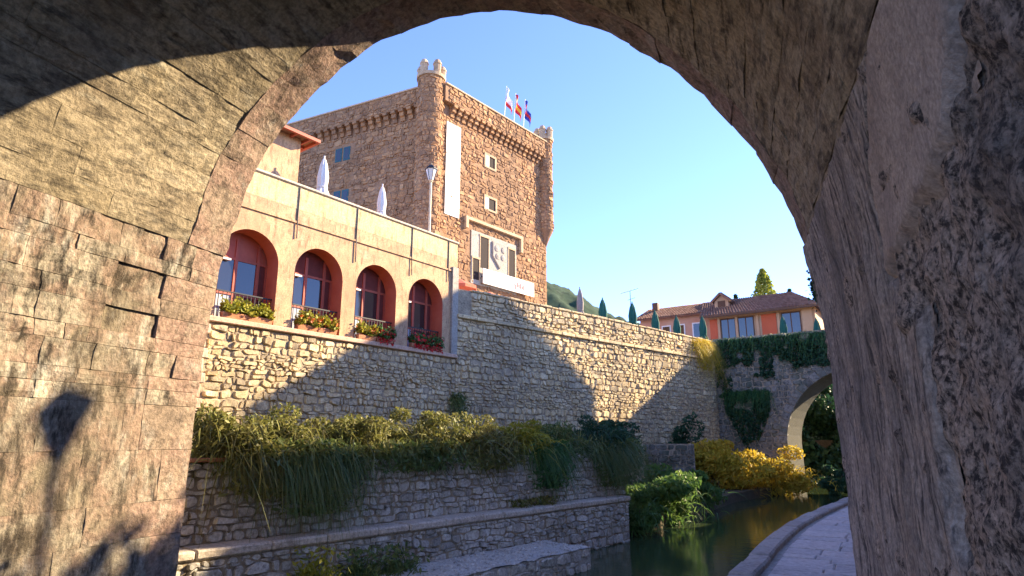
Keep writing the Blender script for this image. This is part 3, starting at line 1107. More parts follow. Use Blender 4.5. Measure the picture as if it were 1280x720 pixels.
# closed parasols
def parasol(p, h, cloth, label, group, r=0.16):
    t_ = thing('closed_parasol', label, 'parasol', p, 0, group)
    MB().lathe((0, 0, 0), [(.30, .002), (.30, .05), (.05, .09)], 12).build('base', 'grey_dress', t_)
    MB().tube([(0, 0, .06), (0, 0, h - .1)], .022, 8).build('pole', 'white_paint', t_)
    zt = h
    pr = [(r * .75, .62), (r * 1.05, .8), (r * 1.0, h * .44), (r * .66, h * .52), (r * .72, h * .55), (r * .80, h * .68), (r * .52, h * .86), (r * .22, zt - .14), (r * .10, zt - .1), (.03, zt)]
    MB().lathe((0, 0, 0), pr, 32, 0.14, 8).build('canopy', cloth, t_, smooth=True)
    MB().lathe((0, 0, 0), [(r * .80, h * .52), (r * .80, h * .545)], 20).build('strap', cloth, t_)
    return t_


parasol(qbase(13.15, 18.75, 9.301), 2.75, 'white_cloth', 'folded white parasol on the arcade roof, nearer the roof eave', 'folded white parasols', 0.25)
parasol(qbase(16.05, 18.75, 9.301), 2.6, 'white_cloth', 'folded white parasol on the arcade roof, nearer the lamp post', 'folded white parasols', 0.22)


def street_lamp(p, h, label, group=None, mat='cream_paint', ls=1.0):
    t_ = thing('street_lamp', label, 'lamp', p, 0, group)
    MB().lathe((0, 0, 0), [(.13, .002), (.13, .12), (.085, .2), (.075, .6), (.055, .7), (.05, h - .75 * ls), (.09, h - .72 * ls), (.05, h - .66 * ls)], 14).build('post', mat, t_, smooth=False)
    L = thing_part('lantern', t_, MB().lathe((0, 0, 0), [(.10 * ls, h - .66 * ls), (.22 * ls, h - .22 * ls)], 6), 'lamp_glass')
    mb = MB()
    for k in range(6):
        a_ = 2 * math.pi * k / 6
        mb.beam((.105 * ls * math.cos(a_), .105 * ls * math.sin(a_), h - .66 * ls), (.228 * ls * math.cos(a_), .228 * ls * math.sin(a_), h - .22 * ls), .02)
    mb.build('lantern_frame', 'iron', L)
    MB().lathe((0, 0, 0), [(.26 * ls, h - .22 * ls), (.25 * ls, h - .18 * ls), (.10 * ls, h - .04 * ls), (.03, h), (.02, h + .08)], 6).build('lantern_cap', 'iron', L)
    return t_


def thing_part(name, parent, mb, mat):
    return mb.build(name, mat, parent)


street_lamp(qbase(18.6, 18.5, 9.301), 4.35, 'cream lamp post with lantern standing before the tower corner', ls=1.15)

# house with deep eaves at the left end of the arcade roof
hs = thing('roof_house', 'small ochre house with red tiled overhanging eave, mostly hidden by the bridge', 'house', qbase(12.65, 19.6, 9.301), HQ)
MB().box(-5, 0, -7, 0, 0, 3.48).build('wall', 'arcade_plaster', hs)
mb = MB()
mb.add([(-5.9, -7, 3.5), (.5, -7, 3.5), (.5, .5, 3.5), (-5.9, .5, 3.5), (-2.5, -7, 5.0), (-2.5, -2.0, 5.0)], [(0, 3, 2, 1), (1, 2, 5, 4), (2, 3, 5), (3, 0, 4, 5), (0, 1, 4)])
roof = mb.build('roof', 'roof_tile', hs)
md = roof.modifiers.new('t', 'SOLIDIFY')
md.thickness = 0.06
MB().box(.42, .53, -7, .51, 3.38, 3.5).build('fascia', 'red_paint', hs)
MB().box(-5.9, .41, .42, .53, 3.38, 3.5).build('fascia', 'red_paint', hs)
for k in range(12):
    MB().box(-.2, 0.41, -6.5 + k * .6, -6.42 + k * .6, 3.38, 3.49).build('rafter', 'red_paint', hs)
for k in range(6):
    MB().box(-5.0 + k * .9, -4.92 + k * .9, -.2, .41, 3.38, 3.49).build('rafter', 'red_paint', hs)

# ================================================================== RETAINING WALL TO THE RIGHT OF THE ARCADE
ret = thing('retaining_wall', 'tall rubble retaining wall with a stone cornice, sunlit between two shadows', 'wall', P0, HW)
LW = 22.5
MB().box(-0.45, 0.0, -0.1, LW, -2.5, 8.1).build('wall_core', 'mortar', ret)
rubble(ret, lambda a, b_, d: (d, a, b_), 0.05, LW, -0.6, 6.78, 0.31, 0.175, 'quay_stone', 22, proud=0.08)
rubble(ret, lambda a, b_, d: (d + .02, a, b_), 0.9, LW, 6.96, 8.08, 0.32, 0.18, 'quay_stone', 23, parts=0, proud=0.09, fill='parapet_stones')
y = 0.05
rs = random.Random(5)
while y < LW - .2:
    y1 = min(y + rs.uniform(.8, 1.3), LW)
    o = MB().box(-0.1, 0.17 + rs.uniform(-.01, .02), y + .006, y1 - .006, 6.78, 6.95).build('cornice_stone', 'quay_stone', ret)
    bevel(o, 0.025)
    y = y1
y = 0.9
while y < LW - .2:
    y1 = min(y + rs.uniform(.5, 1.0), LW)
    o = MB().box(-0.47, 0.10 + rs.uniform(-.02, .02), y + .008, y1 - .008, 8.08, 8.17 + rs.uniform(-.02, .05)).build('coping_stone', 'quay_stone', ret)
    bevel(o, 0.03)
    y = y1

# red terrace parasols left of the parapet, open
def open_parasol(p, h, r, label):
    t_ = thing('open_parasol', label, 'parasol', p, 20, 'red terrace parasols')
    MB().tube([(0, 0, .0), (0, 0, h)], .025, 8).build('pole', 'white_paint', t_)
    MB().lathe((0, 0, 0), [(.28, .002), (.28, .06), (.05, .1)], 12).build('base', 'grey_dress', t_)
    mb = MB()
    n = 8
    vs = [(0, 0, h + .02)] + [(r * math.cos(2 * math.pi * k / n), r * math.sin(2 * math.pi * k / n), h - .42) for k in range(n)] + [(r * math.cos(2 * math.pi * k / n), r * math.sin(2 * math.pi * k / n), h - .58) for k in range(n)]
    fs = [(0, 1 + k, 1 + (k + 1) % n) for k in range(n)] + [(1 + k, 9 + k, 9 + (k + 1) % n, 1 + (k + 1) % n) for k in range(n)]
    mb.add(vs, fs)
    mb.build('canopy', 'red_cloth', t_)


open_parasol(qbase(22.6, 20.3, PL), 2.35, .95, 'open red parasol beside the end of the arcade')
open_parasol(qbase(25.4, 20.6, PL), 2.25, .85, 'open red parasol below the white sign of the tower')

# ================================================================== TOWER
TC = at(HT, 25.0, 27.0, PL)
tw = thing('medieval_tower', 'massive square stone tower with corbelled parapet and round corner turret', 'tower', TC, HT)
TZ = PL
TWW = 11.2
LV = Vector((-11.1, -2.8, 0)).normalized()
LLEN = 15.0
zb, zc, zt = -1.0, 22.95 - TZ, 24.2 - TZ
LE = LV * LLEN
mb = MB()
mb.prism([(0, 0), (0, TWW), (LE.x, LE.y + TWW), (LE.x, LE.y)], lambda a, b_, d: (a, b_, d), zb, zc - .01)
mb.build('wall_core', 'tower_mortar', tw)
LN = Vector((LV.y, -LV.x, 0))
if LN.y > 0:
    LN = -LN


def f_right(a, b_, d):
    return (d, a, b_)


def f_left(a, b_, d):
    p = LV * a + LN * d
    return (p.x, p.y, b_)


WINS = [(29.33 - 25, 30.25 - 25, 20.0 - TZ, 20.8 - TZ), (29.33 - 25, 30.35 - 25, 16.9 - TZ, 17.7 - TZ)]
BIG = (28.0 - 25, 32.6 - 25, 12.2 - TZ, 15.0 - TZ)


def in_right(a, b_):
    for (y0, y1, z0, z1) in WINS:
        if y0 - .18 < a < y1 + .18 and z0 - .15 < b_ < z1 + .15:
            return False
    if BIG[0] - .1 < a < BIG[1] + .1 and BIG[2] < b_ < BIG[3] + .1:
        return False
    return True


LWIN = [(7.3, 8.6, 20.4 - TZ, 21.4 - TZ), (7.2, 8.5, 17.3 - TZ, 18.2 - TZ)]


def in_left(a, b_):
    return not any(y0 - .12 < a < y1 + .12 and z0 - .1 < b_ < z1 + .1 for (y0, y1, z0, z1) in LWIN)


rubble(tw, f_right, .1, TWW, 1.0, zc - .75, .40, .22, 'tower_stone', 31, parts=0, inside=in_right, proud=.045, fill='front_stones')
rubble(tw, f_left, .85, LLEN, 1.0, zc - .75, .40, .24, 'tower_stone', 32, parts=0, inside=in_left, proud=.06, fill='side_stones')
# corbels and projecting parapet
PROJ = .42


def corbels(fn, L, n):
    for k in range(n):
        a = .95 + (L - 1.5) * k / (n - 1)
        mb = MB()
        pf = [(0, zc - .74), (.12, zc - .74), (.16, zc - .48), (.30, zc - .44), (.32, zc - .2), (.46, zc - .18), (.46, zc), (0, zc)]
        n_ = len(pf)
        vs = [fn(a - .17, z, d) for d, z in pf] + [fn(a + .17, z, d) for d, z in pf]
        fs = [tuple(range(n_)), tuple(reversed(range(n_, 2 * n_)))] + [(i, n_ + i, n_ + (i + 1) % n_, (i + 1) % n_) for i in range(n_)]
        mb.add(vs, fs)
        mb.build('corbel', 'tower_stone', tw)


corbels(f_right, TWW, 19)
corbels(f_left, LLEN, 22)
for fn, L in ((f_right, TWW), (f_left, LLEN)):
    mb = MB()
    mb.prism([(0.0, zc), (L, zc), (L, zt - .1), (0.0, zt - .1)], lambda a, b_, d: fn(a, b_, d), -.1, PROJ)
    mb.build('parapet_wall', 'tower_mortar', tw)
    rubble(tw, lambda a, b_, d, fn=fn: fn(a, b_, d + PROJ), .3, L, zc + .02, zt - .1, .36, .2, 'tower_stone', 33 + int(L), parts=0, proud=.05, fill='parapet_stones')
    mb = MB()
    mb.prism([(0.0, zt - .1), (L + .05, zt - .1), (L + .05, zt), (0.0, zt)], lambda a, b_, d: fn(a, b_, d), -.15, PROJ + .10)
    mb.build('parapet_coping', 'tower_dress', tw)


def f_cyl(cx, cy, r):
    def g(a, b_, d):
        an = a / r
        return (cx + (r + d) * math.cos(an), cy + (r + d) * math.sin(an), b_)
    return g


def turret(cx, cy, r, z0, a0, a1, nm, seed, taper=False):
    pr = [(r, z0), (r, zt + .35)] if not taper else [(.1, z0 - 1.2), (r * .6, z0 - .5), (r, z0), (r, zt + .35)]
    MB().lathe((cx, cy, 0), pr, 28).build(nm + '_core', 'tower_mortar', tw, smooth=False)
    rubble(tw, f_cyl(cx, cy, r), a0 * r, a1 * r, z0, zt + .2, .36, .22, 'tower_stone', seed, parts=0, proud=.045, fill=nm + '_stones')
    MB().lathe((cx, cy, 0), [(r + .12, zt + .2), (r + .14, zt + .4), (r - .2, zt + .42)], 28).build(nm + '_coping', 'tower_dress', tw)
    for k in range(4):
        an = -2.7 + k * 1.25 + (0.3 if taper else 0)
        x, y = cx + (r - .1) * math.cos(an), cy + (r - .1) * math.sin(an)
        mb = MB().lathe((x, y, 0), [(.24, zt + .4), (.26, zt + 1.0), (.30, zt + 1.02), (.28, zt + 1.12), (.16, zt + 1.35), (.02, zt + 1.42)], 10)
        mb.build('merlon', 'tower_dress', tw)


turret(-.45, -.5, .82, zb, -math.pi * 1.05, .35 * math.pi, 'corner_turret', 41)
turret(-.05, TWW - .05, .62, 17.0 - TZ, -math.pi * .75, math.pi * .9, 'far_turret', 42, True)
# small windows with dressed frames
for (y0, y1, z0, z1) in WINS:
    wf = MB()
    for bx in ((y0 - .15, y1 + .15, z0 - .14, z0), (y0 - .15, y1 + .15, z1, z1 + .16), (y0 - .15, y0, z0 + .001, z1 - .001), (y1, y1 + .15, z0 + .001, z1 - .001)):
        wf.box(-.05, .07, *bx)
    w = wf.build('window', 'tower_dress', tw)
    MB().box(-.02, .012, y0 + .001, y1 - .001, z0 + .001, z1 - .001).build('pane', 'dark_room', w)
    MB().box(-.02, .055, y0, y0 + .32, z0, z1).build('shutter', 'white_paint', w)
for (y0, y1, z0, z1) in LWIN:
    for k in range(2):
        ya = y0 + k * .72
        mb = MB()
        mb.prism([(ya, z0), (ya + .58, z0), (ya + .58, z1), (ya, z1)], f_left, -.02, .03)
        w = mb.build('window', 'teal_shutter', tw)
        mb = MB()
        mb.prism([(ya + .1, z0 + .1), (ya + .48, z0 + .1), (ya + .48, z1 - .1), (ya + .1, z1 - .1)], f_left, .028, .036)
        mb.build('pane', 'glass', w)
# big window group with label moulding, coat of arms and dark openings
y0, y1, z0, z1 = BIG
MB().box(-.02, .05, y0, y1, z0 - .8, z1).build('window_surround', 'grey_dress', tw)
md_ = MB()
md_.box(0, .24, 27.32 - 25, 33.15 - 25, 15.55 - TZ, 15.75 - TZ)
md_.box(0, .24, 27.32 - 25, 27.55 - 25, 14.95 - TZ, 15.549 - TZ)
md_.box(0, .24, 32.92 - 25, 33.15 - 25, 14.55 - TZ, 15.549 - TZ)
md_.build('label_moulding', 'tower_dress', tw)
for ya, yb, za, zb_ in ((28.85 - 25, 29.65 - 25, 12.6 - TZ, 14.75 - TZ), (31.75 - 25, 32.4 - 25, 12.3 - TZ, 14.55 - TZ), (28.15 - 25, 28.75 - 25, 11.7 - TZ, 13.1 - TZ)):
    w = MB().box(.0, .053, ya, yb, za, zb_).build('window', 'dark_room', tw)
    MB().box(.0, .085, ya - .07, ya, za, zb_ + .001).build('jamb', 'tower_dress', w)
    MB().box(.0, .085, yb, yb + .07, za, zb_ + .001).build('jamb', 'tower_dress', w)
    MB().box(.0, .10, ya - .1, yb + .1, zb_ + .002, zb_ + .14).build('lintel', 'tower_dress', w)
# carved shield
mb = MB()
yc, zc_ = 30.75 - 25, 13.85 - TZ
mb.prism([(yc - .75, zc_ + .85), (yc + .75, zc_ + .85), (yc + .75, zc_ - .2), (yc, zc_ - 1.0), (yc - .75, zc_ - .2)], f_right, .04, .16)
cs = mb.build('coat_of_arms', 'grey_dress', tw)
bevel(cs, .04)
mb = MB()
for dy, dz, r_ in ((-.34, .4, .24), (.34, .4, .24), (-.28, -.15, .22), (.28, -.15, .22)):
    mb.lathe((0, 0, 0), [(r_, 0), (r_ * .9, .04), (r_ * .3, .07)], 12)
    k = len(mb.v) - 36
    for i in range(k, len(mb.v)):
        x, y, z = mb.v[i]
        mb.v[i] = (.16 + z, yc + dy + x, zc_ + dz + y)
mb.build('carving', 'grey_dress', cs)

# long white banner on the tower
bn = tag(MB().box(.075, .10, 25.5 - 25, 26.78 - 25, 15.4 - TZ, 21.75 - TZ).build('hanging_banner', 'banner_cloth'), 'tall blank white banner hanging beside the tower corner turret', 'banner')
bn.location = TC
bn.rotation_euler = (0, 0, -R(HT))
# white sign over the entrance
sg = thing('entrance_sign', 'long white sign with red print under the tower window', 'sign', TC, HT)
MB().box(.30, .36, 28.85 - 25, 34.2 - 25, 11.5 - TZ, 12.5 - TZ).build('board', 'banner_cloth', sg)
mb = MB()
rs = random.Random(2)
for k in range(7):
    y = 31.9 - 25 + .18 * k
    z = 11.65 - TZ
    mb.box(.362, .366, y, y + .13, z + rs.uniform(0, .25), z + .35 + rs.uniform(0, .3))
mb.build('red_print', 'print_red', sg)
mb = MB()
for k in range(8):
    mb.box(.362, .366, 33.3 - 25 + .09 * k, 33.36 - 25 + .09 * k, 11.62 - TZ, 11.72 - TZ)
mb.build('grey_print', 'print_grey', sg)
for y in (29.0 - 25, 31.0 - 25, 34.0 - 25):
    MB().beam((0.0, y, 12.0 - TZ), (.30, y, 12.0 - TZ), .06).build('bracket', 'iron', sg)

# flags on the tower roof
def flag(s, lat, z0, z1, cols, label):
    p = at(HT, s, lat, z0)
    t_ = thing('flagpole', label, 'flag', p, HT, 'flags on the tower roof')
    h = z1 - z0
    MB().tube([(0, 0, -1.5), (.0, h * .14, h)], [.05, .03], 8).build('pole', 'white_paint', t_)
    n = len(cols)
    for k, c in enumerate(cols):
        vs, fs = [], []
        nx = 8
        for i in range(nx + 1):
            u = i / nx
            for j in range(2):
                v = (k + j) / n
                yy = h * .14 * (1 - .32 * v) + u * .62
                zz = h * .97 - v * 1.25 - u * u * .75 - u * .25
                vs.append((.16 * math.sin(u * 7 + v * 2), yy, zz))
        fs = [(2 * i, 2 * i + 1, 2 * i + 3, 2 * i + 2) for i in range(nx)]
        o = MB().add(vs, fs).build('flag_stripe', c, t_, recalc=False)
        md = o.modifiers.new('s', 'SOLIDIFY')
        md.thickness = .012


flag(32.82, 28.5, 25.1, 28.6, ['white_paint', 'white_paint', 'flag_red'], 'white and red flag, leftmost on the tower roof')
flag(33.96, 28.5, 25.1, 28.5, ['flag_red', 'flag_yellow', 'flag_red'], 'red and yellow flag, middle one on the tower roof')
flag(35.15, 28.5, 25.1, 28.5, ['flag_blue', 'flag_red', 'flag_blue'], 'dark blue flag, rightmost on the tower roof')
mb = MB()
mb.prism([(-.2, .2), (-.2, TWW - .2), (LE.x + .2, LE.y + TWW - .2), (LE.x + .2, LE.y + .2)], lambda a, b_, d: (a, b_, d), zc, zc + .3)
mb.build('roof_deck', 'paving', tw)

# ================================================================== TERRACE WALL, LEDGE AND FOOTING
LLED = 11.05
led = thing('ledge_wall', 'low stone ledge wall with pale flat top running above the river', 'wall', at(HL, 4.0, LLED, 0), HL)
LL = 18.42 - 4.0
MB().box(-1.9, 0.0, -1.5, LL, -2.5, -0.30).build('wall_core', 'mortar', led)
rubble(led, lambda a, b_, d: (d, a, b_), -0.2, LL, -1.55, -0.32, .27, .13, 'terrace_stone', 51, proud=.06)
rubble(led, lambda a, b_, d: (-a, LL + d, b_), 0.0, 1.9, -1.55, -0.32, .36, .18, 'terrace_stone', 52, parts=0, proud=.06, fill='end_stones')
y = -1.5
rs = random.Random(9)
while y < LL + .04:
    y1 = min(y + rs.uniform(.7, 1.4), LL + .06)
    o = MB().box(-1.9, 0.08 + rs.uniform(-.015, .02), y + .006, y1 - .006, -.30, -.15 + rs.uniform(-.012, .012)).build('cap_stone', 'ledge_cap', led)
    bevel(o, .03)
    y = y1 + (0 if y1 < LL else 1)

LT = 11.62
ter = thing('terrace_wall', 'grey rubble terrace wall overgrown with hanging grass along its top', 'wall', at(HL, 4.0, LT, -.15), HL)
TL = 19.2 - 4.0
MB().box(-.5, 0.0, -1.5, TL, -1.0, 1.32).build('wall_core', 'mortar', ter)
rubble(ter, lambda a, b_, d: (d, a, b_), 0.0, TL, -0.02, 1.36, .23, .12, 'terrace_stone', 53, proud=.06)
rubble(ter, lambda a, b_, d: (-a, TL + d, b_), 0.0, 2.0, -1.2, 1.3, .32, .17, 'terrace_stone', 54, parts=0, proud=.06, fill='end_stones')
MB().box(-2.2, -.501, TL - .4, TL, -1.4, 1.3).build('end_wall', 'mortar', ter)
# terracotta cap at the left end
for k in range(4):
    o = MB().box(-.5, .08, .12 + k * .33, .43 + k * .33, 1.37, 1.44).build('cap_tile', 'terracotta', ter)
    bevel(o, .015)

# terrace soil between wall and quay
q = [at(HL, 2.0, LT + .45), at(HL, 19.0, LT + .45), P0 + yw * 6.0 + xw * .1, P0 + xq * .05, qbase(4.0, 17.95)]
mb = MB().prism([(p.x, p.y) for p in q], lambda a, b_, d: (a, b_, d), -2.4, 1.18)
struct(mb.build('terrace_ground', 'turf'))
# riverside soil bank under the retaining wall
q = [P0 + yw * 4 + xw * .02, at(HL, 18.45, 12.9), at(HL, 21.5, 11.6), at(HL, 26, 12.3), at(HL, 33, 13.5), P1 + yf * 4.0 + xf * 1.0, P1 + xf * .0]
mb = MB().prism([(p.x, p.y) for p in q], lambda a, b_, d: (a, b_, d), -2.4, -1.05)
struct(mb.build('river_bank', 'soil'))

ft = thing('stone_footing', 'low pale gravel-topped footing in front of the ledge wall', 'footing', at(HL, 9.6, 11.0, 0), HL)
MB().box(.02, 1.55, -3, 4.25, -2.5, -1.0).build('body', 'terrace_stone', ft)
mb = MB()
vs, fs = [], []
nx, ny = 10, 44
for i in range(nx + 1):
    for j in range(ny + 1):
        x, y = .05 + 1.52 * i / nx, -3 + 7.27 * j / ny
        vs.append((x + (.05 * mnoise.noise(Vector((y * 2, 1, 0))) if i == nx else 0), y, -.985 + .035 * mnoise.noise(Vector((x * 3, y * 3, 0)))))
fs = [(i * (ny + 1) + j, i * (ny + 1) + j + 1, (i + 1) * (ny + 1) + j + 1, (i + 1) * (ny + 1) + j) for i in range(nx) for j in range(ny)]
mb.add(vs, fs)
mb.build('gravel_top', 'gravel_top', ft)
rubble(ft, lambda a, b_, d: (1.55 + d, a, b_), -3.0, 4.25, -1.55, -1.0, .34, .16, 'terrace_stone', 55, parts=60, proud=.05)
rubble(ft, lambda a, b_, d: (a, 4.25 + d, b_), 0.05, 1.55, -1.55, -1.0, .34, .16, 'terrace_stone', 56, parts=0, proud=.05, fill='end_stones')
rs = random.Random(77)
mb = MB()
for k in range(1500):
    x, y = rs.uniform(.1, 1.6), rs.uniform(-2.9, 4.3)
    r_ = rs.uniform(.015, .05)
    z = -.985 + .035 * mnoise.noise(Vector((x * 3, y * 3, 0)))
    vs = [(x + r_ * rs.uniform(.7, 1.3) * math.cos(q_), y + r_ * rs.uniform(.7, 1.3) * math.sin(q_), z + .002) for q_ in (0, 1.25, 2.5, 3.8, 5.0)] + [(x, y, z + r_ * rs.uniform(.4, .9))]
    mb.add(vs, [(0, 1, 5), (1, 2, 5), (2, 3, 5), (3, 4, 5), (4, 0, 5)])
o = mb.build('pebbles', 'terrace_stone', ft, recalc=False)
o['kind'] = 'stuff'
# small block of wall on the bank
bw = thing('bank_wall', 'short grey wall on the bank behind the green bush', 'wall', Vector((7.5, 36.0, -1.2)), 98)
MB().box(-.4, 0, 0, 2.6, 0, 2.6).build('wall_core', 'mortar', bw)
rubble(bw, lambda a, b_, d: (d, a, b_), 0.0, 2.6, 0.1, 2.58, .36, .2, 'mossy_stone', 57, parts=60, proud=.06)

# ================================================================== FAR BRIDGE
FB0 = Vector((13.7, 42.4, 0))
fbg = thing('arched_bridge', 'ivy-covered stone bridge downstream with a round arch in shade', 'bridge', FB0, HF)
FC, FR, FZ = 8.75, 4.55, 1.35          # arch centre along the face, radius, springing level
FTOP = 7.75
FWID = 4.5
cv = [(FC - FR, -2.5)] + arch_curve(FC, FR, 26, FZ) + [(FC + FR, -2.5)]
mb = MB()
for xx in (0.0, -FWID):
    vs, fs = [], []
    for y, z in cv:
        vs += [(xx, y, z), (xx, y, FTOP)]
    fs = [(2 * i, 2 * i + 1, 2 * i + 3, 2 * i + 2) for i in range(1, len(cv) - 2)]
    mb.add(vs, fs)
    mb.add([(xx, -1.0, -2.5), (xx, FC - FR, -2.5), (xx, FC - FR, FTOP), (xx, -1.0, FTOP)], [(0, 1, 2, 3)])
    mb.add([(xx, FC + FR, -2.5), (xx, 22, -2.5), (xx, 22, FTOP), (xx, FC + FR, FTOP)], [(0, 1, 2, 3)])
mb.build('spandrel_core', 'mortar', fbg, recalc=False)
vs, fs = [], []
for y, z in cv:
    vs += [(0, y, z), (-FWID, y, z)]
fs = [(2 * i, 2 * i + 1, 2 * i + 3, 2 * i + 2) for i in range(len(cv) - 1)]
MB().add(vs, fs).build('vault', 'shaded_vault', fbg, recalc=False)
MB().box(-FWID - .1, .12, -1.0, 22, FTOP, FTOP + .12).build('deck', 'mossy_stone', fbg)
MB().box(-.30, .05, -.6, 22, FTOP + .12, FTOP + .55).build('parapet', 'mortar', fbg)
MB().box(-FWID, -FWID + .3, -.6, 22, FTOP + .12, FTOP + .5).build('parapet', 'mortar', fbg)


def in_span(a, b_):
    if abs(a - FC) < FR + .5 and b_ < FZ:
        return False
    return math.hypot(a - FC, b_ - FZ) > FR + .5


rubble(fbg, lambda a, b_, d: (d, a, b_), -.3, 14, -1.4, FTOP - .02, .34, .2, 'mossy_stone', 61, parts=150, inside=in_span, proud=.06)
nv = 30
for k in range(nv):
    a0, a1 = math.pi * k / nv + .006, math.pi * (k + 1) / nv - .006
    q = [(FC - FR * math.cos(a0), FZ + FR * math.sin(a0)), (FC - (FR + .5) * math.cos(a0), FZ + (FR + .5) * math.sin(a0)), (FC - (FR + .5) * math.cos(a1), FZ + (FR + .5) * math.sin(a1)), (FC - FR * math.cos(a1), FZ + FR * math.sin(a1))]
    mb = MB().prism(q, lambda a, b_, d: (d, a, b_), -.3, .05 + .02 * random.random())
    bevel(mb.build('voussoir', 'mossy_stone', fbg), .02)

# ================================================================== RESTAURANT HOUSE BEHIND THE FAR BRIDGE
HO = FB0 - xf * 6.0
HO.z = PL
rh = thing('tiled_house', 'cream house with orange panels and red-brown tiled roof beyond the far bridge', 'house', HO, HF)
z0h, zeh = 0.0, 11.05 - PL
MB().box(-7, -.12, -1.95, 5.7, 0, zeh).build('wall', 'house_cream', rh)
segs = [(-1.9, -1.3, 'orange_panel'), (-1.05, .1, 'glass'), (.25, 1.45, 'glass'), (2.0, 3.05, 'orange_panel'), (3.4, 4.75, 'glass')]
for ya, yb, mt in segs:
    if mt == 'glass':
        w = MB().box(-.12, -.08, ya, yb, .4, zeh - .25).build('window', 'wood_brown', rh)
        mid = (ya + yb) / 2
        MB().box(-.09, -.07, ya + .08, mid - .04, .5, zeh - .35).build('pane', 'glass', w)
        MB().box(-.09, -.07, mid + .04, yb - .08, .5, zeh - .35).build('pane', 'glass', w)
    else:
        MB().box(-.12, -.06, ya, yb, .2, zeh - .25).build('orange_panel', 'orange_panel', rh)
for y in (-1.17, .175, 1.72, 3.22, 5.2):
    wd = .18 if y < 5 else .7
    MB().box(-.12, .03, y - wd / 2, y + wd / 2, 0, zeh).build('pilaster', 'house_cream', rh)
MB().box(-.12, .02, -1.95, 5.7, zeh - .22, zeh - .02).build('lintel', 'house_cream', rh)


def tiled_roof(parent, quad, n_cols, name='roof', tile=True):
    """roof plane made of ridge-to-eave barrel tile rows; quad = eaveL, eaveR, ridgeR, ridgeL"""
    e0, e1, r1, r0 = [Vector(p) for p in quad]
    nrm = (e1 - e0).cross(r0 - e0).normalized()
    if nrm.z < 0:
        nrm = -nrm
    mb = MB()
    mb.add([e0, e1, r1, r0, e0 - nrm * .12, e1 - nrm * .12, r1 - nrm * .12, r0 - nrm * .12], [(0, 1, 2, 3), (7, 6, 5, 4), (0, 4, 5, 1), (1, 5, 6, 2), (2, 6, 7, 3), (3, 7, 4, 0)])
    rf = mb.build(name, 'roof_tile', parent)
    mb = MB()
    rows = 9
    for k in range(n_cols):
        u = (k + .5) / n_cols
        a = e0.lerp(e1, u)
        b_ = r0.lerp(r1, u)
        w = (e1 - e0).length / n_cols * .36
        s = (e1 - e0).normalized() * w
        for j in range(rows):
            p = a.lerp(b_, j / rows) + nrm * (.03 + .012 * random.random())
            q_ = a.lerp(b_, (j + 1.08) / rows) + nrm * (.005 + .012 * random.random())
            mb.add([p - s, p + nrm * w * .9, p + s, q_ - s, q_ + nrm * w * .7, q_ + s], [(0, 1, 4, 3), (1, 2, 5, 4), (0, 2, 1)])
    o = mb.build('roof_tiles', 'roof_tile', rf)
    o['kind'] = 'stuff'
    return rf


ze = zeh - .05
tiled_roof(rh, [(.75, -2.4, ze), (.75, 6.2, ze), (-3.6, 3.6, ze + 2.0), (-3.6, -3.4, ze + 2.0)], 40)
tiled_roof(rh, [(.75, 6.2, ze), (-7.5, 6.2, ze), (-3.7, 3.6, ze + 2.0), (-3.6, 3.6, ze + 2.0)], 36)
MB().box(.70, .78, -2.4, 6.2, ze - .16, ze - .04).build('gutter', 'wood_brown', rh)
# dormer
dm = MB()
dm.prism([(-1.75, ze + .9), (-.65, ze + .9), (-.65, ze + 1.55), (-1.2, ze + 2.0), (-1.75, ze + 1.55)], lambda a, b_, d: (d, a, b_), -3.2, -1.3)
d_ = dm.build('dormer', 'house_cream', rh)
tiled_roof(rh, [(-1.0, -1.95, ze + 1.45), (-3.4, -1.95, ze + 1.45), (-3.4, -1.2, ze + 2.12), (-1.0, -1.2, ze + 2.12)], 8, 'dormer_roof')
tiled_roof(rh, [(-1.0, -.45, ze + 1.45), (-3.4, -.45, ze + 1.45), (-3.4, -1.2, ze + 2.12), (-1.0, -1.2, ze + 2.12)], 8, 'dormer_roof')
MB().box(-1.32, -1.28, -1.5, -.9, ze + 1.0, ze + 1.5).build('dormer_window', 'wood_brown', d_)
# left wing, set back
wg = thing('low_wing_house', 'low pinkish house with orange tiled roof, left of the orange-panelled house', 'house', HO - xf * 1.0, HF)
zw = 11.6 - PL
MB().box(-6, 0, -8.1, -2.0, 0, zw).build('wall', 'house_pink', wg)
tiled_roof(wg, [(.55, -8.5, zw - .05), (.55, -1.9, zw - .05), (-3, -1.9, zw + 1.45), (-3, -8.5, zw + 1.45)], 30)
for y in (-7.5, -6.2, -5.0, -3.6):
    w = MB().box(0, .04, y, y + .8, .9, zw - .7).build('window', 'white_paint', wg)
    MB().box(.035, .05, y + .1, y + .7, 1.0, zw - .8).build('pane', 'glass', wg if False else w)
MB().box(-2.4, -1.9, -7.7, -7.2, zw + .8, zw + 1.8).build('chimney', 'wood_brown', wg)
an = thing('roof_antenna', 'thin television antenna standing left of the low tiled roof', 'antenna', HO - xf * .3 + yf * -8.6, HF)
an.location.z = PL
MB().tube([(0, 0, 0), (0, 0, 7.0)], .03, 6).build('mast', 'zinc', an)
MB().beam((0, -.9, 6.9), (.0, .8, 7.15), .03).build('boom', 'zinc', an)
for k in range(6):
    y = -.8 + k * .28
    MB().beam((-.3, y, 6.92 + k * .04), (.3, y, 6.92 + k * .04), .02).build('element', 'zinc', an)
MB().beam((-.25, -.35, 6.3), (.3, .55, 6.3), .03).build('crossbar', 'zinc', an)

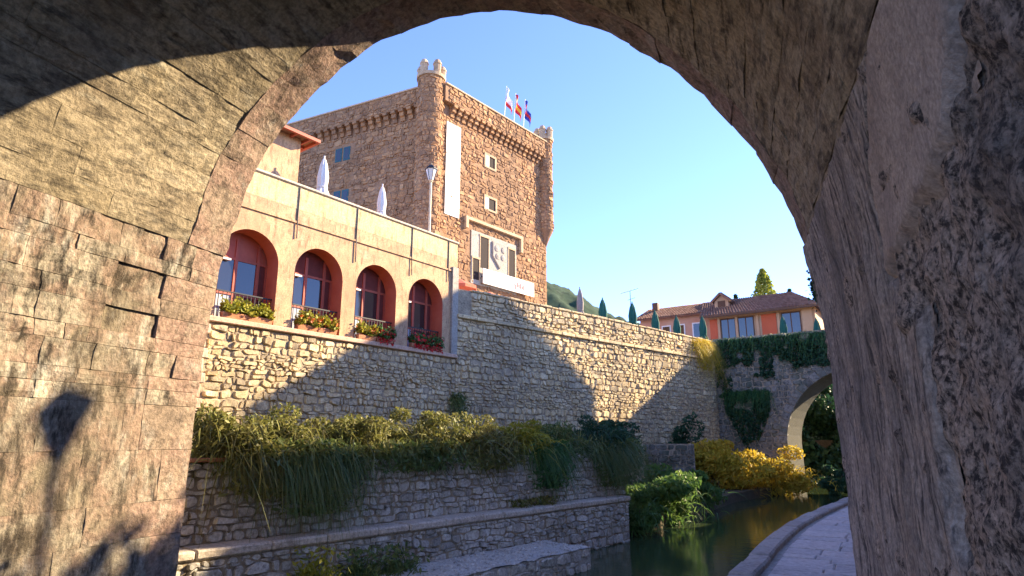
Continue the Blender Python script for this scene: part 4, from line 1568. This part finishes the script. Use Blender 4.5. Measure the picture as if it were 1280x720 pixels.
# green parasols and a grey one on the plaza
GP = [(5.45, 36.7, 'closed green parasol next to the hill, leftmost green one'), (7.44, 37.8, 'closed green parasol beside the roof antenna'), (9.4, 40.3, 'closed green parasol before the low pinkish house'),
      (11.3, 42.2, 'closed green parasol at the corner between the two houses'), (13.1, 42.25, 'closed green parasol left of the narrow orange panel'), (18.6, 42.2, 'closed green parasol right of the wide orange panel'), (21.3, 43.0, 'closed green parasol at the right end of the house')]
for x, y, lb in GP:
    parasol((x, y, PL), 2.85, 'green_cloth', lb, 'closed green parasols', .30)
# the fourth terrace parasol is grey
parasol((3.8, 34.0, PL), 2.85, 'grey_cloth', 'closed grey parasol standing alone right of the tower', None, .22)


# ================================================================== TREES BEYOND
def conifer(p, h, r, label, n=5200, mat='leaf_tree', group=None):
    t_ = thing('tree', label, 'tree', p, 0, group)
    MB().tube([(0, 0, -.2), (.05, .03, h * .5), (.0, .02, h * .97)], [.20, .12, .02], 8).build('trunk', 'trunk_bark', t_)
    z = rng.uniform(.12, 1.0, n) ** .9
    ang = rng.uniform(0, 2 * np.pi, n)
    lay = .62 + .38 * np.abs(np.sin(z * 17 + 1.7 * np.sin(ang * 2 + z * 6)))
    rr = r * (1 - z) ** .75 * lay * rng.uniform(.15, 1, n) ** .5 + .04
    c = np.stack([rr * np.cos(ang), rr * np.sin(ang), z * h - rr * .18], 1)
    leaves('crown', c, .16, mat, t_, elong=2.0)
    return t_


conifer((21.2, 51.0, PL), 8.6, 3.0, 'yellow-green pointed tree rising behind the house roof', 3600)
conifer((19.3, 52.5, PL), 6.7, .7, 'small dark conifer tip left of the yellow-green tree', 2200, 'leaf_deep')
conifer((23.3, 51.0, PL), 6.8, .8, 'small dark conifer tip right of the yellow-green tree', 2200, 'leaf_deep')


def broad_tree(p, h, r, label, mat='leaf_deep', n=6000, group=None):
    t_ = thing('tree', label, 'tree', p, 0, group)
    mb = MB().tube([(0, 0, -.2), (.1, .05, h * .3), (.05, -.1, h * .62)], [.25, .18, .06], 8)
    for k in range(5):
        a_ = 2 * math.pi * k / 5
        mb.tube([(.08, 0, h * (.3 + .04 * k)), (r * .55 * math.cos(a_), r * .55 * math.sin(a_), h * (.55 + .04 * k))], [.08, .02], 6)
    mb.build('trunk', 'trunk_bark', t_)
    leaves('crown', blob_points(n, (0, 0, h * .66), (r, r, h * .36), 18), .22, mat, t_)
    return t_


broad_tree((9.0, 62, PL - .5), 6.2, 2.6, 'dark green tree between the hill and the low pinkish house')
broad_tree((5.6, 60, PL - .5), 5.4, 2.2, 'teal-green round tree in front of the hill')


broad_tree((26.0, 51.5, -1.6), 7.5, 3.4, 'dark leafy tree seen through the far bridge arch', 'leaf_deep', 9000)
broad_tree((30.5, 55.5, -1.6), 8.0, 3.6, 'dark leafy tree behind the far arch, farther right', 'leaf_deep', 7000)
broad_tree((22.5, 52.5, -1.6), 7.0, 3.0, 'dark leafy tree behind the far arch, farther left', 'leaf_deep', 7000)


# ================================================================== PLANTS
def jitter_dirs(n, mean, spread):
    return unit(np.array(mean)[None] + rng.normal(size=(n, 3)) * spread)


# grass mass along the top of the terrace wall, drooping over it
def local_strip(n, h, s0, s1, lat_lo, lat_hi, z, zs=.05):
    x, y = axes(h)
    s = rng.uniform(s0, s1, n)
    l = rng.uniform(lat_lo, lat_hi, n)
    p = np.outer(s, np.array(y)) - np.outer(l, np.array(x))
    p[:, 2] = z + rng.normal(0, zs, n)
    return p


xl, yl_ = axes(HL)
riv = np.array(xl)
rt = local_strip(6500, HL, 5.2, 19.0, LT - .02, LT + .75, 1.18)
dens = np.array([mnoise.noise(Vector((float(p[0]) * .8, float(p[1]) * .8, 0))) for p in rt])
rt = rt[dens > -.42]
n = len(rt)
d0 = jitter_dirs(n, (riv[0] * .55, riv[1] * .55, .75), .42)
o = blades('terrace_grass', rt, d0, rng.uniform(.25, .62, n), .017, .9, 'grass_dark', None, 5)
tag(o, 'dense green grass drooping over the top of the terrace wall', 'grass')
o['kind'] = 'stuff'
rt = local_strip(14000, HL, 5.0, 19.5, LT + .3, LT + 5.5, 1.16)
n = len(rt)
d0 = jitter_dirs(n, (riv[0] * .15, riv[1] * .15, .9), .4)
hv = np.array([.75 + .5 * mnoise.noise(Vector((float(p[0]) * .5, float(p[1]) * .5, 3))) for p in rt])
o = blades('terrace_meadow', rt, d0, rng.uniform(.5, 1.0, n) * hv, .014, .6, 'grass_olive', None, 3)
tag(o, 'tall olive and straw coloured grass growing on the terrace', 'grass')
o['kind'] = 'stuff'


def hanging_clump(p, w, drop, n, mat, label, name='hanging_plant', lift=.5, heading=HL, out=.35):
    """a cascade of long stems over the wall edge"""
    t_ = thing(name, label, 'plant', p, heading)
    r0_ = np.stack([rng.normal(-.1, .12, n), np.clip(rng.normal(0, w * .36, n), -w * .6, w * .6), rng.normal(.05, .10, n)], 1)
    dd = jitter_dirs(n, (out + .25, 0, lift), .48)
    L = rng.uniform(.45, 1.0, n) * (drop * .9)
    blades('stems', r0_, dd, L, .010, 1.45, mat, t_, 6)
    c = np.stack([np.abs(rng.normal(.12, .14, n)), rng.normal(0, w * .34, n), rng.uniform(-drop * .85, .35, n)], 1)
    c[:, 1] *= 1 - .35 * np.clip(-c[:, 2] / drop, 0, 1)
    leaves('leaf_mass', c, .055, mat, t_, elong=3.2)
    return t_


hanging_clump(at(HL, 7.3, LT, 1.25), 1.5, 1.25, 1500, 'grass_dark', 'largest dark green clump hanging over the terrace wall near the bridge')
hanging_clump(at(HL, 6.2, LT, 1.25), 1.3, .8, 900, 'grass_olive', 'olive clump of drooping grass beside the orange capped wall corner')
hanging_clump(at(HL, 15.0, LT, 1.25), 1.2, 1.15, 900, 'leaf_green', 'bright green clump hanging at the middle right of the terrace wall')
hanging_clump(at(HL, 18.6, LT, 1.3), 2.2, 1.35, 1600, 'grass_dark', 'dark green clump draped over the far end of the terrace wall')
hanging_clump(at(HL, 12.6, LT, 1.25), 1.8, .45, 700, 'grass_olive', 'thin olive fringe hanging over the middle of the terrace wall')
hanging_clump(at(HL, 10.0, LT, 1.25), 2.2, .4, 800, 'grass_dark', 'short green fringe on the terrace wall between the larger clumps')
# weed tuft growing from the quay wall joint
hanging_clump(P0 + xw * .1 + Vector((.1, .0, 3.2)), .5, .9, 260, 'grass_dark', 'small weed tuft growing in the corner of the quay wall', lift=.6, heading=HQ, out=.1)
# yellow plant hanging over the retaining wall top near the far bridge
hanging_clump(P1 - yw * 1.6 + xw * .12 + Vector((0, 0, 7.75)), 1.9, 2.0, 650, 'leaf_yellow', 'straw-yellow plant cascading over the end of the retaining wall', lift=.3, heading=HW)
hanging_clump(P1 - yw * 5.5 + xw * .3 + Vector((0, 0, .55)), 5.0, 1.6, 2600, 'grass_olive', 'straw coloured bushes at the foot of the retaining wall', lift=1.6, heading=HW, out=.1)


def bush(p, rad, n, mat, label, size=.10, lumps=16, stems=True, blade_n=0):
    t_ = thing('bush', label, 'bush', p, 0)
    c = blob_points(n, (0, 0, rad[2] * .85), rad, lumps)
    c = c[c[:, 2] > -.3]
    leaves('foliage', c, size, mat, t_, elong=2.4)
    if blade_n:
        r0_ = np.stack([rng.normal(0, rad[0] * .4, blade_n), rng.normal(0, rad[1] * .4, blade_n), rng.uniform(0, rad[2], blade_n)], 1)
        blades('stems', r0_, jitter_dirs(blade_n, (0, -.2, .8), .5), rng.uniform(.6, 1.5, blade_n), .016, .9, mat, t_, 5)
    mb = MB()
    for k in range(9):
        a_ = 2 * math.pi * k / 9
        mb.tube([(0, 0, -.3), (rad[0] * .3 * math.cos(a_), rad[1] * .3 * math.sin(a_), rad[2] * .6), (rad[0] * .6 * math.cos(a_), rad[1] * .6 * math.sin(a_), rad[2] * 1.2)], [.03, .02, .008], 5)
    mb.build('branches', 'trunk_bark', t_)
    return t_


bush((4.2, 22.7, -1.5), (1.2, .9, .75), 2600, 'leaf_bright', 'low green bush touching the end of the ledge wall', .09, 14, blade_n=400)
bush((5.7, 25.2, -1.35), (1.9, 1.5, 1.0), 5500, 'leaf_bright', 'large green bush at the water beside the ledge wall end', .11, 20, blade_n=500)
bush((7.3, 29.4, -1.3), (1.9, 1.5, 1.0), 5000, 'leaf_bright', 'lower green bush by the water, left of the yellow bush', .12, 20, blade_n=500)
bush((12.1, 36.9, -1.35), (2.9, 1.4, 1.8), 9000, 'leaf_yellow', 'bright yellow sunlit bush on the far river bank', .11, 22, blade_n=1100)
bush((15.6, 38.0, -1.4), (2.6, 1.3, 1.35), 5600, 'leaf_yellow', 'lower yellow bush in front of the far bridge arch', .10, 18, blade_n=700)
bush((18.9, 38.6, -1.5), (1.2, .9, .9), 1800, 'leaf_deep', 'small dark bush at the foot of the far bridge arch', .10, 12)
bush((10.6, 38.0, -1.1), (1.6, 1.0, 2.0), 3000, 'leaf_deep', 'tall dark shrub in shade against the retaining wall end', .12, 14)
bush((5.2, 31.6, 1.0), (1.5, 1.1, .8), 2600, 'leaf_deep', 'dark shrub on the terrace end below the sunlit wall', .10, 14, blade_n=400)

SH = [(5.6, 11.95, .75, .62, 'grass_olive', 'olive shrub on the terrace right beside the bridge wall'), (7.0, 12.3, .9, .60, 'grass_olive', 'olive-brown shrub above the largest hanging clump'),
      (8.7, 12.2, .9, .60, 'grass_olive', 'dull olive shrub on the terrace, right of the largest hanging clump'), (10.5, 12.3, 1.0, .66, 'grass_olive', 'brownish shrub on the terrace below the second red arch'),
      (12.4, 12.2, 1.0, .60, 'grass_olive', 'olive green shrub on the terrace below the third red arch'), (14.3, 12.2, .9, .58, 'leaf_lime', 'yellow-green shrub on the terrace below the arcade end'),
      (16.2, 12.3, 1.0, .55, 'grass_dark', 'dark green shrub on the terrace before the wall corner'), (18.2, 12.2, 1.0, .62, 'leaf_deep', 'deep green shrub at the far end of the terrace')]
for s_, l_, r_, h_, mt, lb in SH:
    bush(at(HL, s_, l_, 1.15), (r_, r_, h_), 4200, mt, lb, .05, 18, blade_n=450)


# ivy on the far bridge
def ivy(n, y0, y1, ztop, drop_fn, label, seed):
    y = rng.uniform(y0, y1, n)
    dr = np.array([drop_fn(float(v)) for v in y])
    z = ztop - rng.uniform(0, 1, n) ** 1.3 * dr
    c = np.stack([np.abs(rng.normal(.10, .09, n)) + .04, y, z], 1)
    t_ = thing('ivy', label, 'ivy', FB0, HF)
    leaves('leaf_mass', c[np.array([mnoise.noise(Vector((float(v[1]) * 1.6, float(v[2]) * 1.2, seed))) for v in c]) > -.33], .15, 'leaf_deep', t_, elong=1.3)
    k = 380
    r0_ = np.stack([np.full(k, .1), rng.uniform(y0, y1, k), np.full(k, ztop + .05)], 1)
    blades('trailing_stems', r0_, jitter_dirs(k, (.5, 0, .2), .35), rng.uniform(.6, 1.6, k), .012, 1.3, 'leaf_green', t_, 5)
    return t_


ivy(6500, .2, 8.6, FTOP + .35, lambda v: .9 + .9 * abs(mnoise.noise(Vector((v * 1.1, 2, 0)))) + (1.6 if 2.6 < v < 4.1 else .5 + (.5 if v > 5 else 0)) + (2.2 if .2 < v < 1.2 else 0), 'dark ivy curtain hanging over the far bridge parapet', 1)
ivy(2600, .6, 3.4, 4.6, lambda v: 4.2 * (1 - abs(v - 2.0) / 1.9), 'dark ivy column climbing the far bridge pier', 2)

# weeds at the foot of the ledge
def tuft(p, n, L, mat, label):
    t_ = thing('weed_tuft', label, 'plant', p, 0)
    r0_ = np.stack([rng.normal(0, .16, n), rng.normal(0, .16, n), np.zeros(n)], 1)
    blades('blades', r0_, jitter_dirs(n, (0, 0, .8), .35), rng.uniform(.4, 1, n) * L, .012, .45, mat, t_, 4)
    c = r0_ * 1.5 + np.stack([np.zeros(n), np.zeros(n), rng.uniform(.1, L * .75, n)], 1)
    leaves('leaf_mass', c, .05, mat, t_, elong=2.4)


pt = at(HL, 7.0, 10.75, -1.1)
tuft(at(HL, 6.9, 10.78, -1.05), 240, 1.0, 'leaf_lime', 'yellow-green weeds sprouting in front of the ledge wall, leftmost')
tuft(at(HL, 7.9, 10.7, -1.05), 260, .8, 'grass_dark', 'dark weeds growing against the ledge wall, middle tuft')
tuft(at(HL, 8.7, 10.65, -1.0), 240, .7, 'grass_dark', 'dark weeds growing against the ledge wall, next to the gravel')
tuft(at(HL, 14.5, 11.5, -.15), 160, .28, 'grass_olive', 'low moss and grass patch on the ledge top')
tuft(at(HL, 13.6, 11.55, -.15), 160, .25, 'grass_olive', 'thin grass patch on the ledge top nearer the bridge')
# plants rooted in the arch edge on the right
ap = thing('arch_weed', 'small dark weed rooted on the right edge of the near arch', 'plant', world_pt(bridge, (1.0, far_y(1.0) + .01, 3.5)), HB)
n = 220
c = np.stack([rng.normal(-.015, .03, n), rng.normal(.02, .04, n), rng.normal(0, .12, n)], 1)
leaves('leaf_mass', c, .035, 'leaf_deep', ap)

# ================================================================== RIGHT BANK (hidden behind the pier; casts the slanting shadows)
pb0 = Vector((6.1, 8.6, 0))
bk = thing('bank_retaining_wall', 'right bank stone wall beside the footpath, hidden behind the bridge pier', 'wall', pb0, 36.0)
MB().box(0, .5, 0, 32, -2.5, 6.1).build('wall_core', 'mortar', bk)
rubble(bk, lambda a, b_, d: (-d, a, b_), 0, 32, 0.0, 6.05, .5, .3, 'quay_stone', 71, parts=0, proud=.06)
MB().box(-.08, .58, 0, 32, 6.1, 6.25).build('coping', 'ledge_cap', bk)
xk, yk = axes(36.0)
q = [pb0 + xk * .5, pb0 + xk * .5 + yk * 32, pb0 + xk * 40 + yk * 32, pb0 + xk * 40]
mb = MB().prism([(p.x, p.y) for p in q], lambda a, b_, d: (a, b_, d), -2.5, 5.2)
struct(mb.build('street_ground', 'paving'))
n = 5200
c = np.stack([rng.normal(.25, .22, n), rng.uniform(0, 8, n), 6.2 + np.abs(rng.normal(0, .55, n))], 1)
hd = thing('hedge', 'low leafy growth along the right bank wall top', 'hedge', pb0, 36.0)
leaves('foliage', c[np.sin(c[:, 1] * 2.1) > -.3], .12, 'leaf_green', hd)
street_lamp((8.93, 12.6, 5.2), 3.95, 'right bank street lamp casting its shadow on the bridge wall', None, 'iron', 1.0)


def sun_house(name, label, M, pts, depth, mat):
    """house whose gable end stands across the sunlight; pts = (q, z) outline"""
    m_ = Vector((math.sin(R(SUN_AZ)), math.cos(R(SUN_AZ)), 0))
    qv = Vector((-math.cos(R(SUN_AZ)), math.sin(R(SUN_AZ)), 0))
    q0 = sum(p[0] for p in pts['wall']) / len(pts['wall'])
    org = m_ * M + qv * q0
    org.z = 5.2
    t_ = thing(name, label, 'house', org, SUN_AZ)          # local y = towards the sun, local -x = qv

    def fn(a, b_, d):
        return (-(a - q0), d, b_ - 5.2)
    MB().prism(pts['wall'], fn, 0, depth).build('wall', mat, t_)
    ro = pts['roof']
    for i in range(len(ro) - 1):
        (a0, z0_), (a1, z1_) = ro[i], ro[i + 1]
        MB().prism([(a0, z0_), (a1, z1_), (a1, z1_ + .22), (a0, z0_ + .22)], fn, -.5, depth + .5).build('roof', 'roof_tile', t_)
    for zz in (6.6, 9.8):
        for k in range(3):
            a = pts['wall'][0][0] + 1.2 + k * (pts['wall'][1][0] - pts['wall'][0][0] - 2.4) / 2
            w = MB().prism([(a - .5, zz), (a + .5, zz), (a + .5, zz + 1.5), (a - .5, zz + 1.5)], fn, -.03, .05).build('window', 'white_paint', t_)
            MB().prism([(a - .4, zz + .1), (a + .4, zz + .1), (a + .4, zz + 1.4), (a - .4, zz + 1.4)], fn, -.045, 0).build('pane', 'glass', w)


# outlines follow the sunlight back from the shadow edges on the quay
T_ = math.tan(R(SUN_EL))
M_ = Vector((math.sin(R(SUN_AZ)), math.cos(R(SUN_AZ)), 0))
Q_ = Vector((-math.cos(R(SUN_AZ)), math.sin(R(SUN_AZ)), 0))


def back(p, M):
    p = Vector(p)
    return (p.dot(Q_), p.z + (M - p.dot(M_)) * T_)


GM = 37.5
lo_l = back((-7.64, 19.81, 2.82), GM)
pk1 = back((-2.3, 26.84, 7.92), GM)
pk2 = back((-.4, 28.5, 8.4), GM)
ev = back((5.15, 33.55, 4.3), GM)
wl_q = back((3.1, 31.7, 2.57), GM)[0]
lq = lo_l[0] - .5
lz = lo_l[1] - (pk1[1] - lo_l[1]) / (pk1[0] - lo_l[0]) * .5
sun_house('gabled_house', 'tall gabled house on the right bank whose shadow falls on the quay', GM,
          {'wall': [(lq + .5, 5.2), (wl_q, 5.2), (wl_q, ev[1] + .3), (pk2[0] - .1, pk2[1] - .4), (pk1[0], pk1[1] - .25), (lq + .5, lz)], 'roof': [(lq, lz - .22), (pk1[0], pk1[1] - .22), (pk2[0], pk2[1] - .22), (ev[0], ev[1] - .22)]}, 9.0, 'house_cream')
t0 = back((-5.3, 10.7, 1.35), 33.0)  # unseen house added and shaped so its shadow covers the terrace wall
t1 = back((-.5, 16.4, 1.5), 33.0)
sun_house('shade_house', 'unseen lower house added on the right bank to shade the terrace wall', 33.0,
          {'wall': [(t0[0] + .6, 5.2), (19.7, 5.2), (19.7, t1[1] - .8), (t1[0], t1[1]), (t0[0] + .6, t0[1] - .3)], 'roof': [(t0[0] + .2, t0[1] - .3), (t1[0], t1[1]), (20.0, t1[1] - .9)]}, 9.0, 'house_pink')
for x, y, lb in ((11.7, 13.9, 'nearest'), (11.3, 15.4, 'middle'), (11.1, 16.9, 'farthest')):
    bush((x, y, 6.0), (1.1, 1.1, 1.35), 2400, 'leaf_green', lb + ' of three shrubs above the right bank wall', .10, 14)
hg = thing('far_hedge', 'dark hedge on the bank beyond the far bridge arch', 'hedge', (20.0, 49.5, -1.6), 100)
nn = 12000
cc = np.stack([rng.normal(0, .5, nn), rng.uniform(0, 16, nn), rng.uniform(0, 1, nn) ** .8 * 5.2], 1)
cc[:, 2] *= .75 + .25 * np.sin(cc[:, 1] * 1.3)
leaves('foliage', cc, .34, 'leaf_deep', hg)
MB().box(-.25, .25, 0, 16, -.3, 3.2).build('inner_growth', 'soil', hg)
